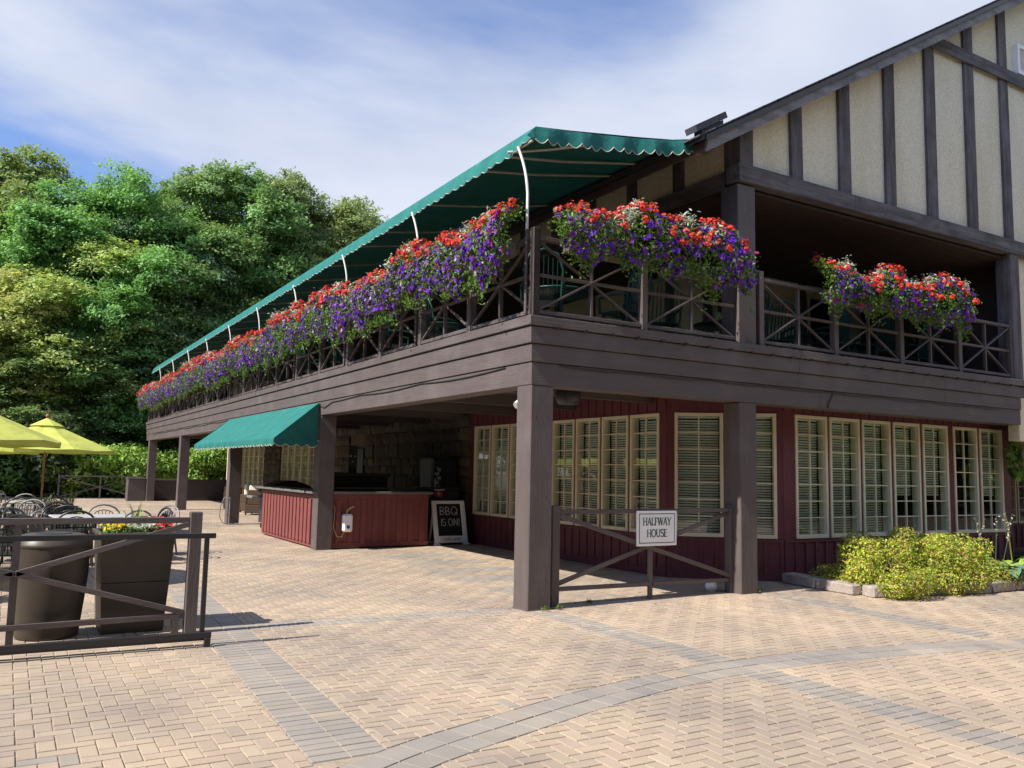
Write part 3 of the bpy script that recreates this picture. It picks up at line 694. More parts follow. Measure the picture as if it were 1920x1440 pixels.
hp('beam',MB().box(10.662,15,-.045,.23,5.80,6.06,.008),gx)
hp('eave_infill',MB().box(3.52,3.62,.3,YB,6.021,6.72),STUC)
y=.0
for k in range(28):
    y=1.21+1.16*(k-1)+0; yy=(.302 if k==0 else y)
    hp('eave_timber',MB().box(3.485,3.519,yy,yy+.24 if k else yy+.02,6.022,6.6),gz)
hp('corner_post',MB().box(3.45,3.72,-.02,.3,6.063,6.72,.006),gz)
hp('corner_post',MB().box(3.42,3.77,.0,.34,3.45,5.765,.01),wz)
hp('porch_post',MB().box(10.38,10.66,-.02,.27,3.45,5.80,.01),gz)
for y in (7.78,15.5,23.4): hp('corner_post',MB().box(3.43,3.73,y,y+.3,3.45,5.765),wz)
# gable wall
def zr(x,off=0): return 6.235+.58*(x-2.6)+off if x<13 else 6.235+.58*(13-2.6)+off-.58*(x-13)
gw=hp('gable_wall',MB().prism([(3.73,.1,5.9),(22.4,.1,5.9),(22.4,.1,zr(22.4,-.16)),(13,.1,zr(13,-.16)),(3.73,.1,zr(3.73,-.16))],(0,.2,0)),STUC)
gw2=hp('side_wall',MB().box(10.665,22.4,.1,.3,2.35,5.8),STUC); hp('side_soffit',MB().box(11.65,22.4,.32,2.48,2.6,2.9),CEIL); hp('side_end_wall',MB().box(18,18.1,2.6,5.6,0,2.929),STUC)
for k in range(16):
    x0=[4.61,5.73,6.89,8.04,9.24,10.41][k] if k<6 else 10.41+1.17*(k-5)
    wd=rng.uniform(.25,.30); zt=min(zr(x0,-.18),zr(x0+wd,-.18)); top=[(x0,.05,6.064),(x0+wd,.05,6.064),(x0+wd,.05,zr(x0+wd,-.17)),(x0,.05,zr(x0,-.17))]
    j=rng.uniform(-.015,.015); top[2]=(top[2][0]+j,.05,top[2][2]); top[3]=(top[3][0]+j,.05,top[3][2])
    if x0<13<x0+wd: top.insert(3,(13,.05,zr(13,-.17)))
    hp('timber',MB().prism(top,(0,.049,0)),gz,gw)
hp('collar_timber',MB().box(8.15,17.8,.012,.0495,9.20,9.44,.004),gx,gw)
for x in (10.6,): pass
# louvre vent
lv=hp('louvre_vent',MB().box(10.98,11.05,-.0,.099,9.46,10.06).box(12.0,12.07,.0,.099,9.46,10.06).box(11.051,11.999,.0,.099,9.99,10.06).box(11.051,11.999,.0,.099,9.46,9.53),WHITE)
for k in range(9): hp('slat',MB().obox(Vector((11.52,.05,9.56+k*.05)),Vector((.47,0,0)),Vector((0,.03,-.018)),Vector((0,0,.004))),WHITE,lv)
# roof
rf=hp('roof',MB().prism([(2.42,-.32,zr(2.42,-.07)),(13,-.32,zr(13,-.07)),(23.6,-.32,zr(23.6,-.07)),(23.6,-.32,zr(23.6)),(13,-.32,zr(13)),(2.42,-.32,zr(2.42))],(0,36,0)),ROOF)
for k in range(36):   # shingle courses
    x=2.36+k*.3; a=.58; hp('shingle_course',MB().prism([(x,-.345,zr(x,.004)),(x+.33,-.345,zr(x+.33,.004)),(x+.33,-.345,zr(x+.33,.012)),(x,-.345,zr(x,.026))],(0,36,0)),ROOF,rf)
rb=lambda x0,x1: MB().prism([(x0,-.30,zr(x0,-.255)),(x1,-.30,zr(x1,-.255)),(x1,-.30,zr(x1,-.072)),(x0,-.30,zr(x0,-.072))],(0,.05,0))
hp('rake_board',rb(2.55,6.35),rkx,rf); hp('rake_board',rb(6.353,9.9),rkx,rf); hp('rake_board',rb(9.903,13),rkx,rf); hp('rake_board',rb(13.003,23.5),rkx,rf)
hp('rake_trim',MB().prism([(2.5,-.335,zr(2.5,-.105)),(13,-.335,zr(13,-.105)),(13,-.335,zr(13,-.02)),(2.5,-.335,zr(2.5,-.02))],(0,.033,0)),BLKP,rf)
hp('soffit',MB().prism([(2.56,-.24,zr(2.56,-.09)),(3.52,-.24,zr(3.52,-.09)),(3.52,-.24,zr(3.52,-.075)),(2.56,-.24,zr(2.56,-.075))],(0,35,0)),CEIL,rf)
hp('eave_board',MB().box(2.56,2.6,-.24,YB+1,6.0,6.15),wy,rf)
hp('rake_return',MB().box(2.6,2.76,-.22,-.05,6.02,6.2),gx,rf)
rv=hp('roof_vent',MB().prism([(5.60,3,7.90),(6.15,3,8.2),(6.15,3,8.44),(5.60,3,8.14)],(0,.22,0)),ROOF); hp('cap',MB().prism([(5.45,2.97,8.04),(6.24,2.97,8.50),(6.18,2.97,8.61),(5.40,2.97,8.15)],(0,.3,0)),ROOF,rv)
hp('rear_wall',MB().box(3.75,22,33,33.2,0,6.4),STUC)

# ---- balcony railing panels
def railing(W,posts=True):
    base=(MB().box(.05,W-.05,-.035,.035,.045,.095,.004).mesh('rail',wx),MB().box(.05,W-.05,-.045,.045,.955,1.005,.006).mesh('rail',wx))
    post=MB().box(-.05,.05,-.05,.05,0,1.10,.008).mesh('post',wz)
    mid=MB().box(.05,W-.05,-.022,.022,.505,.545,.003).mesh('mid_rail',wx)
    mul=MB().box(W/2-.019,W/2+.019,-.026,.026,.0955,.9545,.003).mesh('mullion',wz)
    d1=MB().bar((.06,-.012,.10),(W-.06,-.012,.95),.026,.042,.003,up=Vector((0,1,0))).mesh('brace',wx)
    d2=MB().bar((.06,.016,.95),(W-.06,.016,.10),.026,.042,.003,up=Vector((0,1,0))).mesh('brace',wx)
    return base,post,mid,mul,d1,d2
def put_panel(ms,loc,rot,last=False,W=0):
    base,post,mid,mul,d1,d2=ms; o=link('railing_panel',None,H,loc=(loc[0]-3.75,loc[1],loc[2]),rot=rot); link('rail',base[0],o); link('rail',base[1],o)
    link('post',post,o); link('mid_rail',mid,o); link('mullion',mul,o); link('brace',d1,o); link('brace',d2,o)
    if last: link('post',post,o,loc=(W,0,0))
ms=railing(1.68); put_panel(ms,(.055,.055,3.45),0); put_panel(ms,(1.735,.055,3.45),0)
ms=railing(1.62)
for k in range(4): put_panel(ms,(3.89+k*1.62,.055,3.45),0,k==3,1.62)
PY=1.605; ms=railing(PY); NP=20
for k in range(NP): put_panel(ms,(.055,.055+PY*k,3.45),math.pi/2,k==NP-1,PY)

# ---- balcony awning
AY0,AY1=.0,31.25
aw=thing('x',(0,0,0),None,None); aw.name='balcony_awning'; aw.parent=H; aw.matrix_parent_inverse=Hinv; 
for k in ('label','category'):
    if k in aw: del aw[k]
xs=[0,.5,1,1.6,2.2,2.72]; zs=[5.80,5.865,5.94,6.03,6.13,6.26]
V=[];Fc=[]
ny=42
for j in range(ny+1):
    y=AY0+(AY1-AY0)*j/ny
    for i,(x,z) in enumerate(zip(xs,zs)): V.append((x,y,z-(.012 if (j%2 and 0<i<5) else 0)))
nx=len(xs)
for j in range(ny):
    for i in range(nx-1): Fc.append((j*nx+i,j*nx+i+1,(j+1)*nx+i+1,(j+1)*nx+i))
hp('canopy',MB().add(V,Fc,True),AWN,aw)
def valance(top,drop,nsc,name,parent,pipe=True,amp=.05,mt=AWN,taper=False,wave=.012):
    """hanging strip: top(t)->Vector, drop Vector; scalloped lower edge"""
    V=[];Fc=[]; K=nsc*8; edge=[]
    for i in range(K+1):
        t=i/K; p=top(t); s=abs(math.sin(math.pi*t*nsc)); w=Vector((0,0,0))
        out_=Vector((drop.x,drop.y,0)); 
        sc=(1-(.45*max(0,1-t*nsc*.45) if taper else 0))
        ln=drop*sc+Vector((0,0,-amp*(s-.4)))
        wv=math.sin(t*nsc*1.9)*wave
        nrm=Vector((-1,0,0)) if abs((top(1)-top(0)).normalized().y)>.7 else Vector((0,-1,0))
        mid=p+ln*.5+nrm*(wv*.5+.01); b=p+ln+nrm*wv
        V+= [p,mid,b]; edge.append(b)
    for i in range(K):
        Fc.append((3*i,3*i+1,3*i+4,3*i+3)); Fc.append((3*i+1,3*i+2,3*i+5,3*i+4))
    o=hp(name,MB().add(V,Fc,True),mt,parent)
    if pipe: hp('piping',MB().tube(edge,.006,4,smooth=False),RAFT,parent)
    return o
valance(lambda t:Vector((0,AY0+(AY1-AY0)*t,5.80)),Vector((-.07,0,-.23)),150,'valance',aw,amp=.032,taper=True)
def topf(t):
    x=2.72*t; i=min(4,max(0,[k for k in range(5) if xs[k]<=x+1e-6][-1])); u_=(x-xs[i])/(xs[i+1]-xs[i]); return Vector((x,-.001,zs[i]+(zs[i+1]-zs[i])*u_-.02*math.sin(math.pi*t)))
valance(topf,Vector((-.02,-.02,-.19)),16,'valance',aw,amp=.06,wave=.03)
hp('corner_gusset',MB().add([(0,0,5.80),(-.13,-.005,5.655),(-.02,-.02,5.62),(.08,-.012,5.72)],[(0,1,2,3)]),AWN,aw)
ry=[.6,1.22,2.96,4.73,5.83,7.62]; 
while ry[-1]<30: ry.append(ry[-1]+1.6)
for y in ry: hp('rafter',MB().tube([(-.04,y,5.60),(.9,y+.2,5.80),(2.62,y+.45,6.2)],.019,6),RAFT,aw)
hp('rafter',MB().tube([(-.1,.5,5.61),(.4,.25,5.68),(.75,.05,5.74)],.019,6),RAFT,aw)
hp('rafter',MB().tube([(-.03,.02,5.62),(-.03,AY1,5.62)],.016,6),RAFT,aw)
y=.0; k=0
while y<31:
    pts=[(-.0,.16+y,3.5),(-.0,.16+y,4.55),(0,.16+y,5.0)]+[(-.005-.07*(q/6)**2,.16+y+.13*(q/6)**1.7,5.0+.62*(q/6)) for q in range(1,7)]
    hp('pole',MB().tube(pts[1:],.018,8),PIPE,aw); hp('pole_foot',MB().tube([pts[0],(0,.16+y,4.549)],.022,8),wz,aw); k+=1; y+=PY*2

# ---- lower awning over the bar
la=thing('x',(0,0,0),None,None); la.name='bar_awning'; la.parent=H; la.matrix_parent_inverse=Hinv
V=[];Fc=[]
for j in range(13):
    t=j/12
    for i in range(5):
        s=i/4; V.append((-.03-.97*s,7.84+7.86*t-.42*s,2.88-.74*s-.02*math.sin(math.pi*s)-(.008 if j%2 else 0)))
for j in range(12):
    for i in range(4): Fc.append((j*5+i,j*5+i+1,(j+1)*5+i+1,(j+1)*5+i))
hp('canopy',MB().add(V,Fc,True),AWN,la)
hp('side_panel',MB().add([(-.03,7.84,2.88),(-1.0,7.42,2.14),(-.05,7.80,2.14)],[(0,1,2)]),AWN,la)
hp('side_panel',MB().add([(-.03,15.70,2.88),(-1.0,15.28,2.14),(-.05,15.66,2.14)],[(0,1,2)]),AWN,la)
valance(lambda t:Vector((-1.0,7.42+7.86*t,2.14)),Vector((-.005,0,-.13)),36,'valance',la,amp=.035)
valance(lambda t:Vector((-1.0+.95*t,7.42+.38*t,2.14)),Vector((0,-.005,-.12)),4,'valance',la,amp=.05)
hp('frame_tube',MB().tube([(-.92,7.52,2.12),(.0,7.86,2.12)],.018,6),RAFT,la)
hp('frame_tube',MB().tube([(-.94,7.52,2.12),(-.94,15.2,2.12)],.018,6),RAFT,la)
# ================================================================== things
def tb(t,name,mb,mt,parent=None,**k): return mb.build(name,mt,parent or t,**k)
# ---- flower boxes hanging on the balcony rail
def box_mesh(Lw,sd,dens=1.0,lilac=False,far=False,botz=-.48,pet=1.0,redt=.44):
    r=np.random.RandomState(sd)
    ph=r.uniform(0,6.28,6)
    def prof(s,t):
        # s along, t 0 (back top) .. 1 (bottom): returns position and normal
        lump=.5+.5*np.sin(s*4.1+ph[0])*np.cos(s*1.7+ph[1])
        env=np.clip(np.minimum(s,Lw-s)/.22,0,1)**.5 if not far else .85+.15*np.sin(s*3.3+ph[5])
        top=.42+.14*np.sin(s*2.3+ph[2])+.06*np.sin(s*7+ph[3])
        bot=botz-.14*lump-.07*np.sin(s*9+ph[4])
        th=t*math.pi*.92-.3
        cy_=-.17; rz_=(top-bot)/2*(.62+.38*env); mz=(top+bot)/2
        ry_=.27+.07*lump
        y=cy_-np.sin(th)*ry_; z=mz+np.cos(th)*rz_
        n_=np.stack([0*s,-np.sin(th)/ry_,np.cos(th)/rz_],-1)
        return np.stack([s,y,z],-1),n_
    def jit(P,N_,a=.05): return P+N_/np.linalg.norm(N_,axis=1,keepdims=True)*r.normal(0,a,(len(P),1))+r.normal(0,.015,P.shape)
    out_={}
    n=int(2300*Lw*dens); s=r.uniform(-.02,Lw+.02,n); t=r.uniform(0,1,n); P,Nn=prof(s,t); P=jit(P,Nn,.055)-Nn/np.linalg.norm(Nn,axis=1,keepdims=True)*.045
    # trailing tips
    m_=int(300*Lw*dens); s2=r.uniform(0,Lw,m_); P2,N2=prof(s2,np.full(m_,.93)); P2[:,2]-=np.abs(r.normal(0,.1,m_))*(.6+.6*np.sin(s2*6+ph[5])); P=np.concatenate([P,P2]);Nn=np.concatenate([Nn,N2]); n+=m_
    c=np.array([.10,.19,.035])*r.uniform(.5,1.7,(n,1))*np.array([1,1,1])+np.array([.05,.05,0])*r.rand(n,1)*(r.rand(n,1)<.3)
    out_['foliage']=quads(P,Nn/np.linalg.norm(Nn,axis=1,keepdims=True)+r.normal(0,.6,(n,3)),r.uniform(.014,.034,n),c,.5,sd)
    # petunias
    n=int(300*Lw*dens*pet); s=r.uniform(0,Lw,n); t=.18+.80*r.uniform(0,1,n)**.8; P,Nn=prof(s,t); 
    keep=(np.sin(s*5.3+ph[0])+np.sin(t*9+s*3+ph[1])>-1.05); P=jit(P,Nn,.03); Nn=Nn/np.linalg.norm(Nn,axis=1,keepdims=True)+r.normal(0,.35,P.shape)+[-.12,-.25,.25]
    P,Nn=P[keep],Nn[keep]
    k=int(13*Lw); s=r.uniform(0,Lw,k); P3,N3=prof(s,np.full(k,.08)); P3[:,2]+=np.abs(r.normal(.03,.06,k)); P=np.concatenate([P,P3]);Nn=np.concatenate([Nn,N3+[0,-.8,.3]])
    n=len(P); c=np.array([[.12,.022,.40]])*r.uniform(.5,1.6,(n,1)); c[r.rand(n)<.25]*=[1.5,1,1.1]; kk=r.rand(n); c[kk<.10]=[.30,.10,.36]; c[(kk>.10)&(kk<.14)]=[.62,.55,.66]; c[(kk>.14)&(kk<.20)]=[.36,.03,.16]
    out_['petunia']=flowers(P,Nn,r.uniform(.029,.043,n),c,np.array([.6,.6,.6]),5,sd)
    # geranium heads
    hd=[]; nh=int(27*Lw*dens)
    s=r.uniform(.03,Lw-.03,nh); t=.06+(redt-.06)*r.uniform(0,1,nh)**1.15; P,Nn=prof(s,t)
    for i in range(nh):
        nn=Nn[i]/np.linalg.norm(Nn[i]); q=r.normal(size=(15,3)); q/=np.linalg.norm(q,axis=1,keepdims=True); q+=nn*.7
        q/=np.linalg.norm(q,axis=1,keepdims=True); hc=P[i]+nn*r.uniform(0,.07); cc=np.array([.66,.06,.045])*r.uniform(.8,1.15) if r.rand()<.82 else np.array([.70,.13,.11])
        hd.append((hc+q*r.uniform(.02,.07,(15,1)),q,np.full(15,.024),np.repeat(cc[None],15,0)*r.uniform(.75,1.2,(15,1))))
    out_['geranium']=flowers(np.concatenate([h[0] for h in hd]),np.concatenate([h[1] for h in hd]),np.concatenate([h[2] for h in hd]),np.concatenate([h[3] for h in hd]),np.array([1,1,1]),4,sd,cup=.1)
    # dusty miller
    nd=max(1,int(2.6*Lw)); s=r.uniform(.1,Lw-.1,nd); P,Nn=prof(s,np.full(nd,.2)+r.uniform(0,.14,nd)); dm=[]
    for i in range(nd):
        nn=Nn[i]/np.linalg.norm(Nn[i])+[0,0,.5]
        q=r.normal(0,.055,(120,3))*[1.1,1,1.1]+P[i]+nn*r.uniform(-.02,.03); dm.append((q,nn+r.normal(0,.6,(120,3))))
    q=np.concatenate([d[0] for d in dm]); nn=np.concatenate([d[1] for d in dm]); c=np.array([[.52,.58,.53]])*r.uniform(.7,1.25,(len(q),1))
    out_['silver_leaf']=quads(q,nn,r.uniform(.02,.042,len(q)),c,.32,sd)
    if lilac:
        n=80; s=(r.uniform(0,.75,n) if lilac==1 else r.uniform(Lw-.6,Lw,n)); P,Nn=prof(s,r.uniform(.22,.6,n)); P=jit(P,Nn,.03)
        out_['lilac_petunia']=flowers(P,Nn+r.normal(0,.3,P.shape)+[0,-.3,.2]+0,r.uniform(.015,.022,n),np.array([[.42,.26,.5]])*r.uniform(.8,1.2,(n,1)),np.array([.35,.15,.4]),5,sd)
    # a few yellow ones
    n=int(5*Lw); s=np.clip(r.normal(r.uniform(.2,Lw-.2),.08,n),0,Lw); P,Nn=prof(s,r.uniform(.25,.4,n)); out_['yellow_bloom']=flowers(jit(P,Nn,.02),Nn,r.uniform(.018,.026,n),np.array([[.8,.35,.03]])*r.uniform(.9,1.1,(n,1)),np.array([1,1,1]),5,sd)
    ms={}
    for k,(V_,F_,C_) in out_.items(): ms[k]=npmesh(k,V_,F_,PLEAF if k in('foliage','silver_leaf') else PETAL,C_)
    b=MB(); b.box(.22,Lw-.22,-.24,-.06,-.20,-.02,.01); ms['trough']=b.mesh('trough',wx)
    return ms
def flower_box(ms,loc,rot,label,group):
    t=thing('flower_box',loc,label,'flower box',rot,group)
    for k,me in ms.items(): link(k,me,t,kind=None if k=='trough' else 'stuff')
    return t
G1='flower boxes hung along the long left balcony rail'
variants=[box_mesh(PY+.06,100+i,1.0,far=True,pet=(1.2,.8,1.25,1.0,1.1,.7,1.15)[i],redt=(.42,.55,.38,.5,.46,.6,.4)[i],botz=(-.5,-.42,-.55,-.44,-.5,-.38,-.52)[i]) for i in range(7)]
near=box_mesh(PY+.02,55,1.15,lilac=2,far=False,pet=.9,redt=.42,botz=-.5)
def ordn(n): return ['first','second','third','fourth','fifth','sixth','seventh','eighth','ninth','tenth','eleventh','twelfth','thirteenth','fourteenth','fifteenth','sixteenth','seventeenth','eighteenth','nineteenth','twentieth'][n]
for k in range(NP):
    ms=near if k==0 else variants[(k*3)%7]
    y1=.10+PY*(k+1)
    lab='purple, red and lilac flower box on the left rail right beside the corner post' if k==0 else ('last flower box at the far end of the left balcony rail' if k==NP-1 else '%s flower box of red and purple blooms from the corner along the left rail'%ordn(k))
    flower_box(ms,(-.0,y1,4.42),-math.pi/2,lab,G1)
G2='flower boxes on the front balcony rail'
a=box_mesh(1.58,201,1.0,lilac=1,pet=.5,redt=.52,botz=-.27); b=box_mesh(1.58,202,1.0,pet=.85,redt=.6,botz=-.33,far=True)
flower_box(a,(.16,0,4.45),0,'front flower box with pale lilac petunias beside the corner post',G2)
flower_box(b,(1.70,0,4.42),0,'front flower box of red geraniums against the thick dark post',G2)
c_=box_mesh(1.84,203,.95,pet=.62,redt=.6,botz=-.27,far=True); d_=box_mesh(1.8,204,.95,pet=.7,redt=.6,botz=-.3,far=True)
flower_box(c_,(4.85,0,4.42),0,'left of two flower boxes on the rail under the gable',G2)
flower_box(d_,(6.62,0,4.42),0,'right of two flower boxes on the rail under the gable',G2)

# ---- gate fence between the columns, and sign
def beamfence(t,parts):
    for nm,p0,p1,w,h,mt in parts: tb(t,nm,MB().bar(p0,p1,w,h,.003),mt)
t=thing('barrier_fence',(2.0,.2,0),'low brown crossed wooden barrier between the two front columns','fence')
beamfence(t,[('rail',(-1.45,0,1.12),(1.38,0,1.13),.07,.05,wx),('rail',(-1.45,0,.20),(-.032,0,.19),.05,.05,wx),('rail',(.032,0,.19),(1.38,0,.18),.05,.05,wx),
 ('brace',(-1.45,-.028,1.08),(1.38,-.028,.24),.028,.055,wx),('brace',(-1.45,.03,.25),(1.38,.03,1.08),.028,.055,wx)])
tb(t,'post',MB().box(-1.57,-1.46,-.06,.06,-.02,1.2,.006),wz); tb(t,'post',MB().box(1.385,1.475,-.05,.06,-.02,1.2,.006),wz); tb(t,'post',MB().box(-.03,.03,-.012,.03,-.02,.66,.004),wz)
sg=thing('name_sign',(2.05,.135,.9),'white name sign with dark green lettering on the barrier fence','sign')
tb(sg,'board',MB().box(-.335,.335,-.008,.012,-.22,.23,.004),WHITE)
tb(sg,'border',MB().box(-.30,.30,-.0105,-.0085,.186,.195).box(-.30,.30,-.0105,-.0085,-.185,-.176).box(-.30,-.291,-.0105,-.0085,-.1755,.1855).box(.291,.30,-.0105,-.0085,-.1755,.1855),TEXTG)
tb(sg,'lettering',text_mb('HALFWAY',-.235,.045,.095,.47,.15,y=-.0092,serif=True),TEXTG)
tb(sg,'lettering',text_mb('HOUSE',-.17,-.105,.095,.34,.15,y=-.0092,serif=True),TEXTG)
tag(MB().lathe((3.28,.42,-.01),[(.0,0),(.06,.01),(.085,.06),(.08,.12),(.03,.16),(0,.165)],12).build('floor_light',WHITE),'small round white ground lamp behind the barrier post','lamp')

# ---- left fence and black guard rail
FT=thing('crossed_rail_fence',(-3.65,.26,0),'brown wooden crossed rail fence in front of the patio bins','fence')
tb(FT,'post',MB().box(-.05,.06,-.05,.05,-.02,1.15,.006),wz); tb(FT,'post',MB().box(-.16,-.10,-.03,.03,-.02,.18),wz)
beamfence(FT,[('rail',(-.051,0,1.07),(-2.95,0,1.08),.05,.055,wx),('rail',(-.051,0,.17),(-2.95,0,.15),.05,.05,wx),('brace',(-.06,-.015,1.03),(-1.47,-.015,.62),.026,.05,wx),('brace',(-.06,-.015,.20),(-1.47,-.015,.62),.026,.05,wx),
 ('brace',(-1.49,-.015,.62),(-2.95,-.015,1.03),.026,.05,wx),('brace',(-1.49,-.015,.62),(-2.95,-.015,.2),.026,.05,wx)])
tb(FT,'mullion',MB().box(-1.51,-1.45,.0,.05,-.02,1.035,.004),wz); tb(FT,'post',MB().box(-3.06,-2.955,-.05,.05,-.02,1.15,.006),wz)
beamfence(FT,[('rail',(-3.065,0,1.07),(-6,0,1.08),.05,.055,wx),('rail',(-3.065,0,.17),(-6,0,.15),.05,.05,wx),('brace',(-3.07,-.015,1.03),(-6,-.015,.2),.026,.05,wx),('brace',(-3.07,.02,.2),(-6,.02,1.03),.026,.05,wx)])
GRD=thing('guard_rail',(-3.62,-.42,0),'black metal guard rail frame standing in front of the brown fence','railing')
beamfence(GRD,[('top_bar',(.03,0,.97),(-4.5,.12,.985),.04,.045,BLK),('bottom_bar',(.03,-.02,.105),(-4.5,.10,.115),.05,.05,BLK),('bottom_bar',(-.0,.05,.06),(-4.5,.17,.065),.03,.03,BLK)])
for x,y_ in ((-.045,.0),(-2.3,.06),(-4.4,.12)): tb(GRD,'upright',MB().box(x-.02,x+.02,y_-.018,y_+.018,.13,.947,.003),BLK)
for x,y_ in ((.0,-.02),(-2.3,.04),(-4.4,.1)): tb(GRD,'foot',MB().box(x-.025,x+.025,y_-.03,y_+.03,-.01,.079,.003),BLK)
# ---- bins
BN=thing('litter_bin',(-4.83,.64,0),'round brown plastic litter bin with shallow lid behind the fence','bin')
prof=[(.0,0),(.255,0),(.262,.02),(.30,.40),(.315,.60),(.312,.75),(.318,.80),(.318,.82)]
tb(BN,'body',MB().lathe((0,0,.0),prof,28),BINM); tb(BN,'lid',MB().lathe((0,0,.822),[(.322,0),(.33,.012),(.325,.03),(.30,.075),(.27,.105),(.23,.115),(.0,.118)],28),BINM); 
tb(BN,'lid_opening',MB().lathe((0,0,.9405),[(0,.0),(.14,.0),(.15,.006),(.155,.0)],20),BLKP)
SP=thing('square_planter',(-4.12,.80,0),'tall square brown planter holding red, yellow and silver flowers','planter')
tb(SP,'upper_tub',MB().add([(sx*.30,sy*.34,.48) for sx,sy in((-1,-1),(1,-1),(1,1),(-1,1))]+[(sx*.325,sy*.36,.90) for sx,sy in((-1,-1),(1,-1),(1,1),(-1,1))],[(0,1,5,4),(1,2,6,5),(2,3,7,6),(3,0,4,7),(0,3,2,1)]),BINM)
tb(SP,'lower_tub',MB().add([(sx*.27,sy*.31,0) for sx,sy in((-1,-1),(1,-1),(1,1),(-1,1))]+[(sx*.30,sy*.34,.474) for sx,sy in((-1,-1),(1,-1),(1,1),(-1,1))],[(0,1,5,4),(1,2,6,5),(2,3,7,6),(3,0,4,7),(4,5,6,7)]),BINM)
tb(SP,'rim',MB().box(-.345,.345,-.38,-.33,.90,.945,.008).box(-.345,.345,.33,.38,.90,.945,.008).box(-.345,-.30,-.329,.329,.90,.945,.008).box(.30,.345,-.329,.329,.90,.945,.008),BINM)
tb(SP,'soil',MB().box(-.3,.3,-.33,.33,.85,.895),SOIL)
def small_plants(t,z,w,d,spec,sd,grass=0,gh=.4):
    r=np.random.RandomState(sd); n=500; P=np.stack([r.uniform(-w,w,n),r.uniform(-d,d,n),z+r.uniform(0,.1,n)],1)
    V_,F_,C_=quads(P,r.normal(0,.5,(n,3))+[0,0,1],r.uniform(.02,.045,n),np.array([[.10,.2,.05]])*r.uniform(.5,1.6,(n,1)),.5,sd); link('foliage',npmesh('foliage',V_,F_,PLEAF,C_),t,kind='stuff')
    for nm,cx,cy,sp_,col,kk,sz in spec:
        P=np.stack([r.normal(cx,sp_,kk),r.normal(cy,sp_*.8,kk),z+.07+np.abs(r.normal(.03,.035,kk))],1)
        if nm=='silver_leaf': V_,F_,C_=quads(P,r.normal(0,.6,(kk,3))+[0,0,1],np.full(kk,sz),np.array([col])*r.uniform(.7,1.2,(kk,1)),.35,sd); mt=PLEAF
        else: V_,F_,C_=flowers(P,r.normal(0,.45,(kk,3))+[-.2,-.3,1],np.full(kk,sz),np.array([col])*r.uniform(.8,1.2,(kk,1)),np.array([1,.9,.6]),5,sd); mt=PETAL
        link(nm,npmesh(nm,V_,F_,mt,C_),t,kind='stuff')
    if grass:
        mb=MB()
        for i in range(grass):
            a=r.uniform(0,6.28); l=gh*r.uniform(.6,1.1); ou=r.uniform(.15,.75); p0=Vector((r.normal(0,.03),r.normal(0,.03),z)); q=Vector((math.cos(a),math.sin(a),0)); sd_=Vector((-q.y,q.x,0))*.007
            p1=p0+q*l*ou*.4+Vector((0,0,l*.65)); p2=p0+q*l*ou+Vector((0,0,l*(1-ou*.35)))
            mb.add([p0-sd_,p0+sd_,p1+sd_*.8,p1-sd_*.8,p2],[(0,1,2,3),(3,2,4)])
        tb(t,'spiky_grass',mb,mat('grass_blade_%d'%sd,(.20,.28,.08),rough=.5,var=.3,scale=20),kind='stuff')
small_plants(SP,.90,.28,.32,[('yellow_bloom',-.18,-.2,.05,(.85,.66,.02),60,.022),('silver_leaf',.03,-.2,.08,(.6,.64,.6),160,.03),('red_bloom',.23,-.2,.045,(.75,.03,.06),50,.024),('red_bloom',.12,.1,.07,(.75,.03,.06),30,.024)],5,26,.38)
# ---- patio furniture
def chair_proto(nm,mt,label):
    t=thing(nm,(0,0,0),label,'chair')
    s=MB()
    s.box(-.24,.24,-.24,.22,.425,.445,.008)
    tb(t,'seat',s,mt)
    # arch back: outer loop and slats
    arch=[(-.25+0*0,.20,.44),(-.27,.23,.62)]+[(-.27*math.cos(math.pi*k/8),.26+.05*math.sin(math.pi*k/8),.66+.20*math.sin(math.pi*k/8)) for k in range(9)]+[(.27,.23,.62),(.25,.20,.44)]
    tb(t,'back_frame',MB().tube(arch,.017,6),mt)
    arch2=[(-.19*math.cos(math.pi*k/8),.25+.04*math.sin(math.pi*k/8),.63+.14*math.sin(math.pi*k/8)) for k in range(9)]
    b=MB().tube(arch2,.009,5)
    for x in (-.15,-.09,-.03,.03,.09,.15): 
        zt=.63+.14*math.sqrt(max(0,1-(x/.19)**2)); b.bar((x*.9,.21,.445),(x,.275,zt),.036,.008,up=Vector((1,0,0)))
    b.bar((-.26,.24,.60),(.26,.24,.60),.012,.02)
    tb(t,'back_slats',b,mt)
    for sx in(-1,1):
        tb(t,'armrest',MB().tube([(sx*.27,.22,.64),(sx*.285,.05,.655),(sx*.28,-.16,.645),(sx*.27,-.24,.60),(sx*.265,-.245,.45)],[.018,.022,.022,.018,.018],6),mt)
        tb(t,'leg',MB().tube([(sx*.23,-.21,.43),(sx*.27,-.26,0)],[.024,.015],6),mt); tb(t,'leg',MB().tube([(sx*.23,.20,.43),(sx*.26,.27,0)],[.024,.015],6),mt)
    return t
CB=chair_proto('patio_chair',BLKP,None); CG=chair_proto('patio_chair',GREYP,None)
for c in (CB,CG): c['category']='chair'
def table_proto(lx,ly,mt):
    t=thing('patio_table',(0,0,0),None,'table'); tb(t,'table_top',MB().box(-lx,lx,-ly,ly,.70,.73,.01),mt)
    for sx in(-1,1):
        for sy in(-1,1): tb(t,'leg',MB().bar((sx*(lx-.1),sy*(ly-.1),0),(sx*(lx-.12),sy*(ly-.12),.70),.04,.04,.004),BLKP)
    return t
TBm=mat('pale_table_laminate',(.48,.48,.49),rough=.3,var=.08)
TP=table_proto(.62,.45,TBm); TP['category']='table'
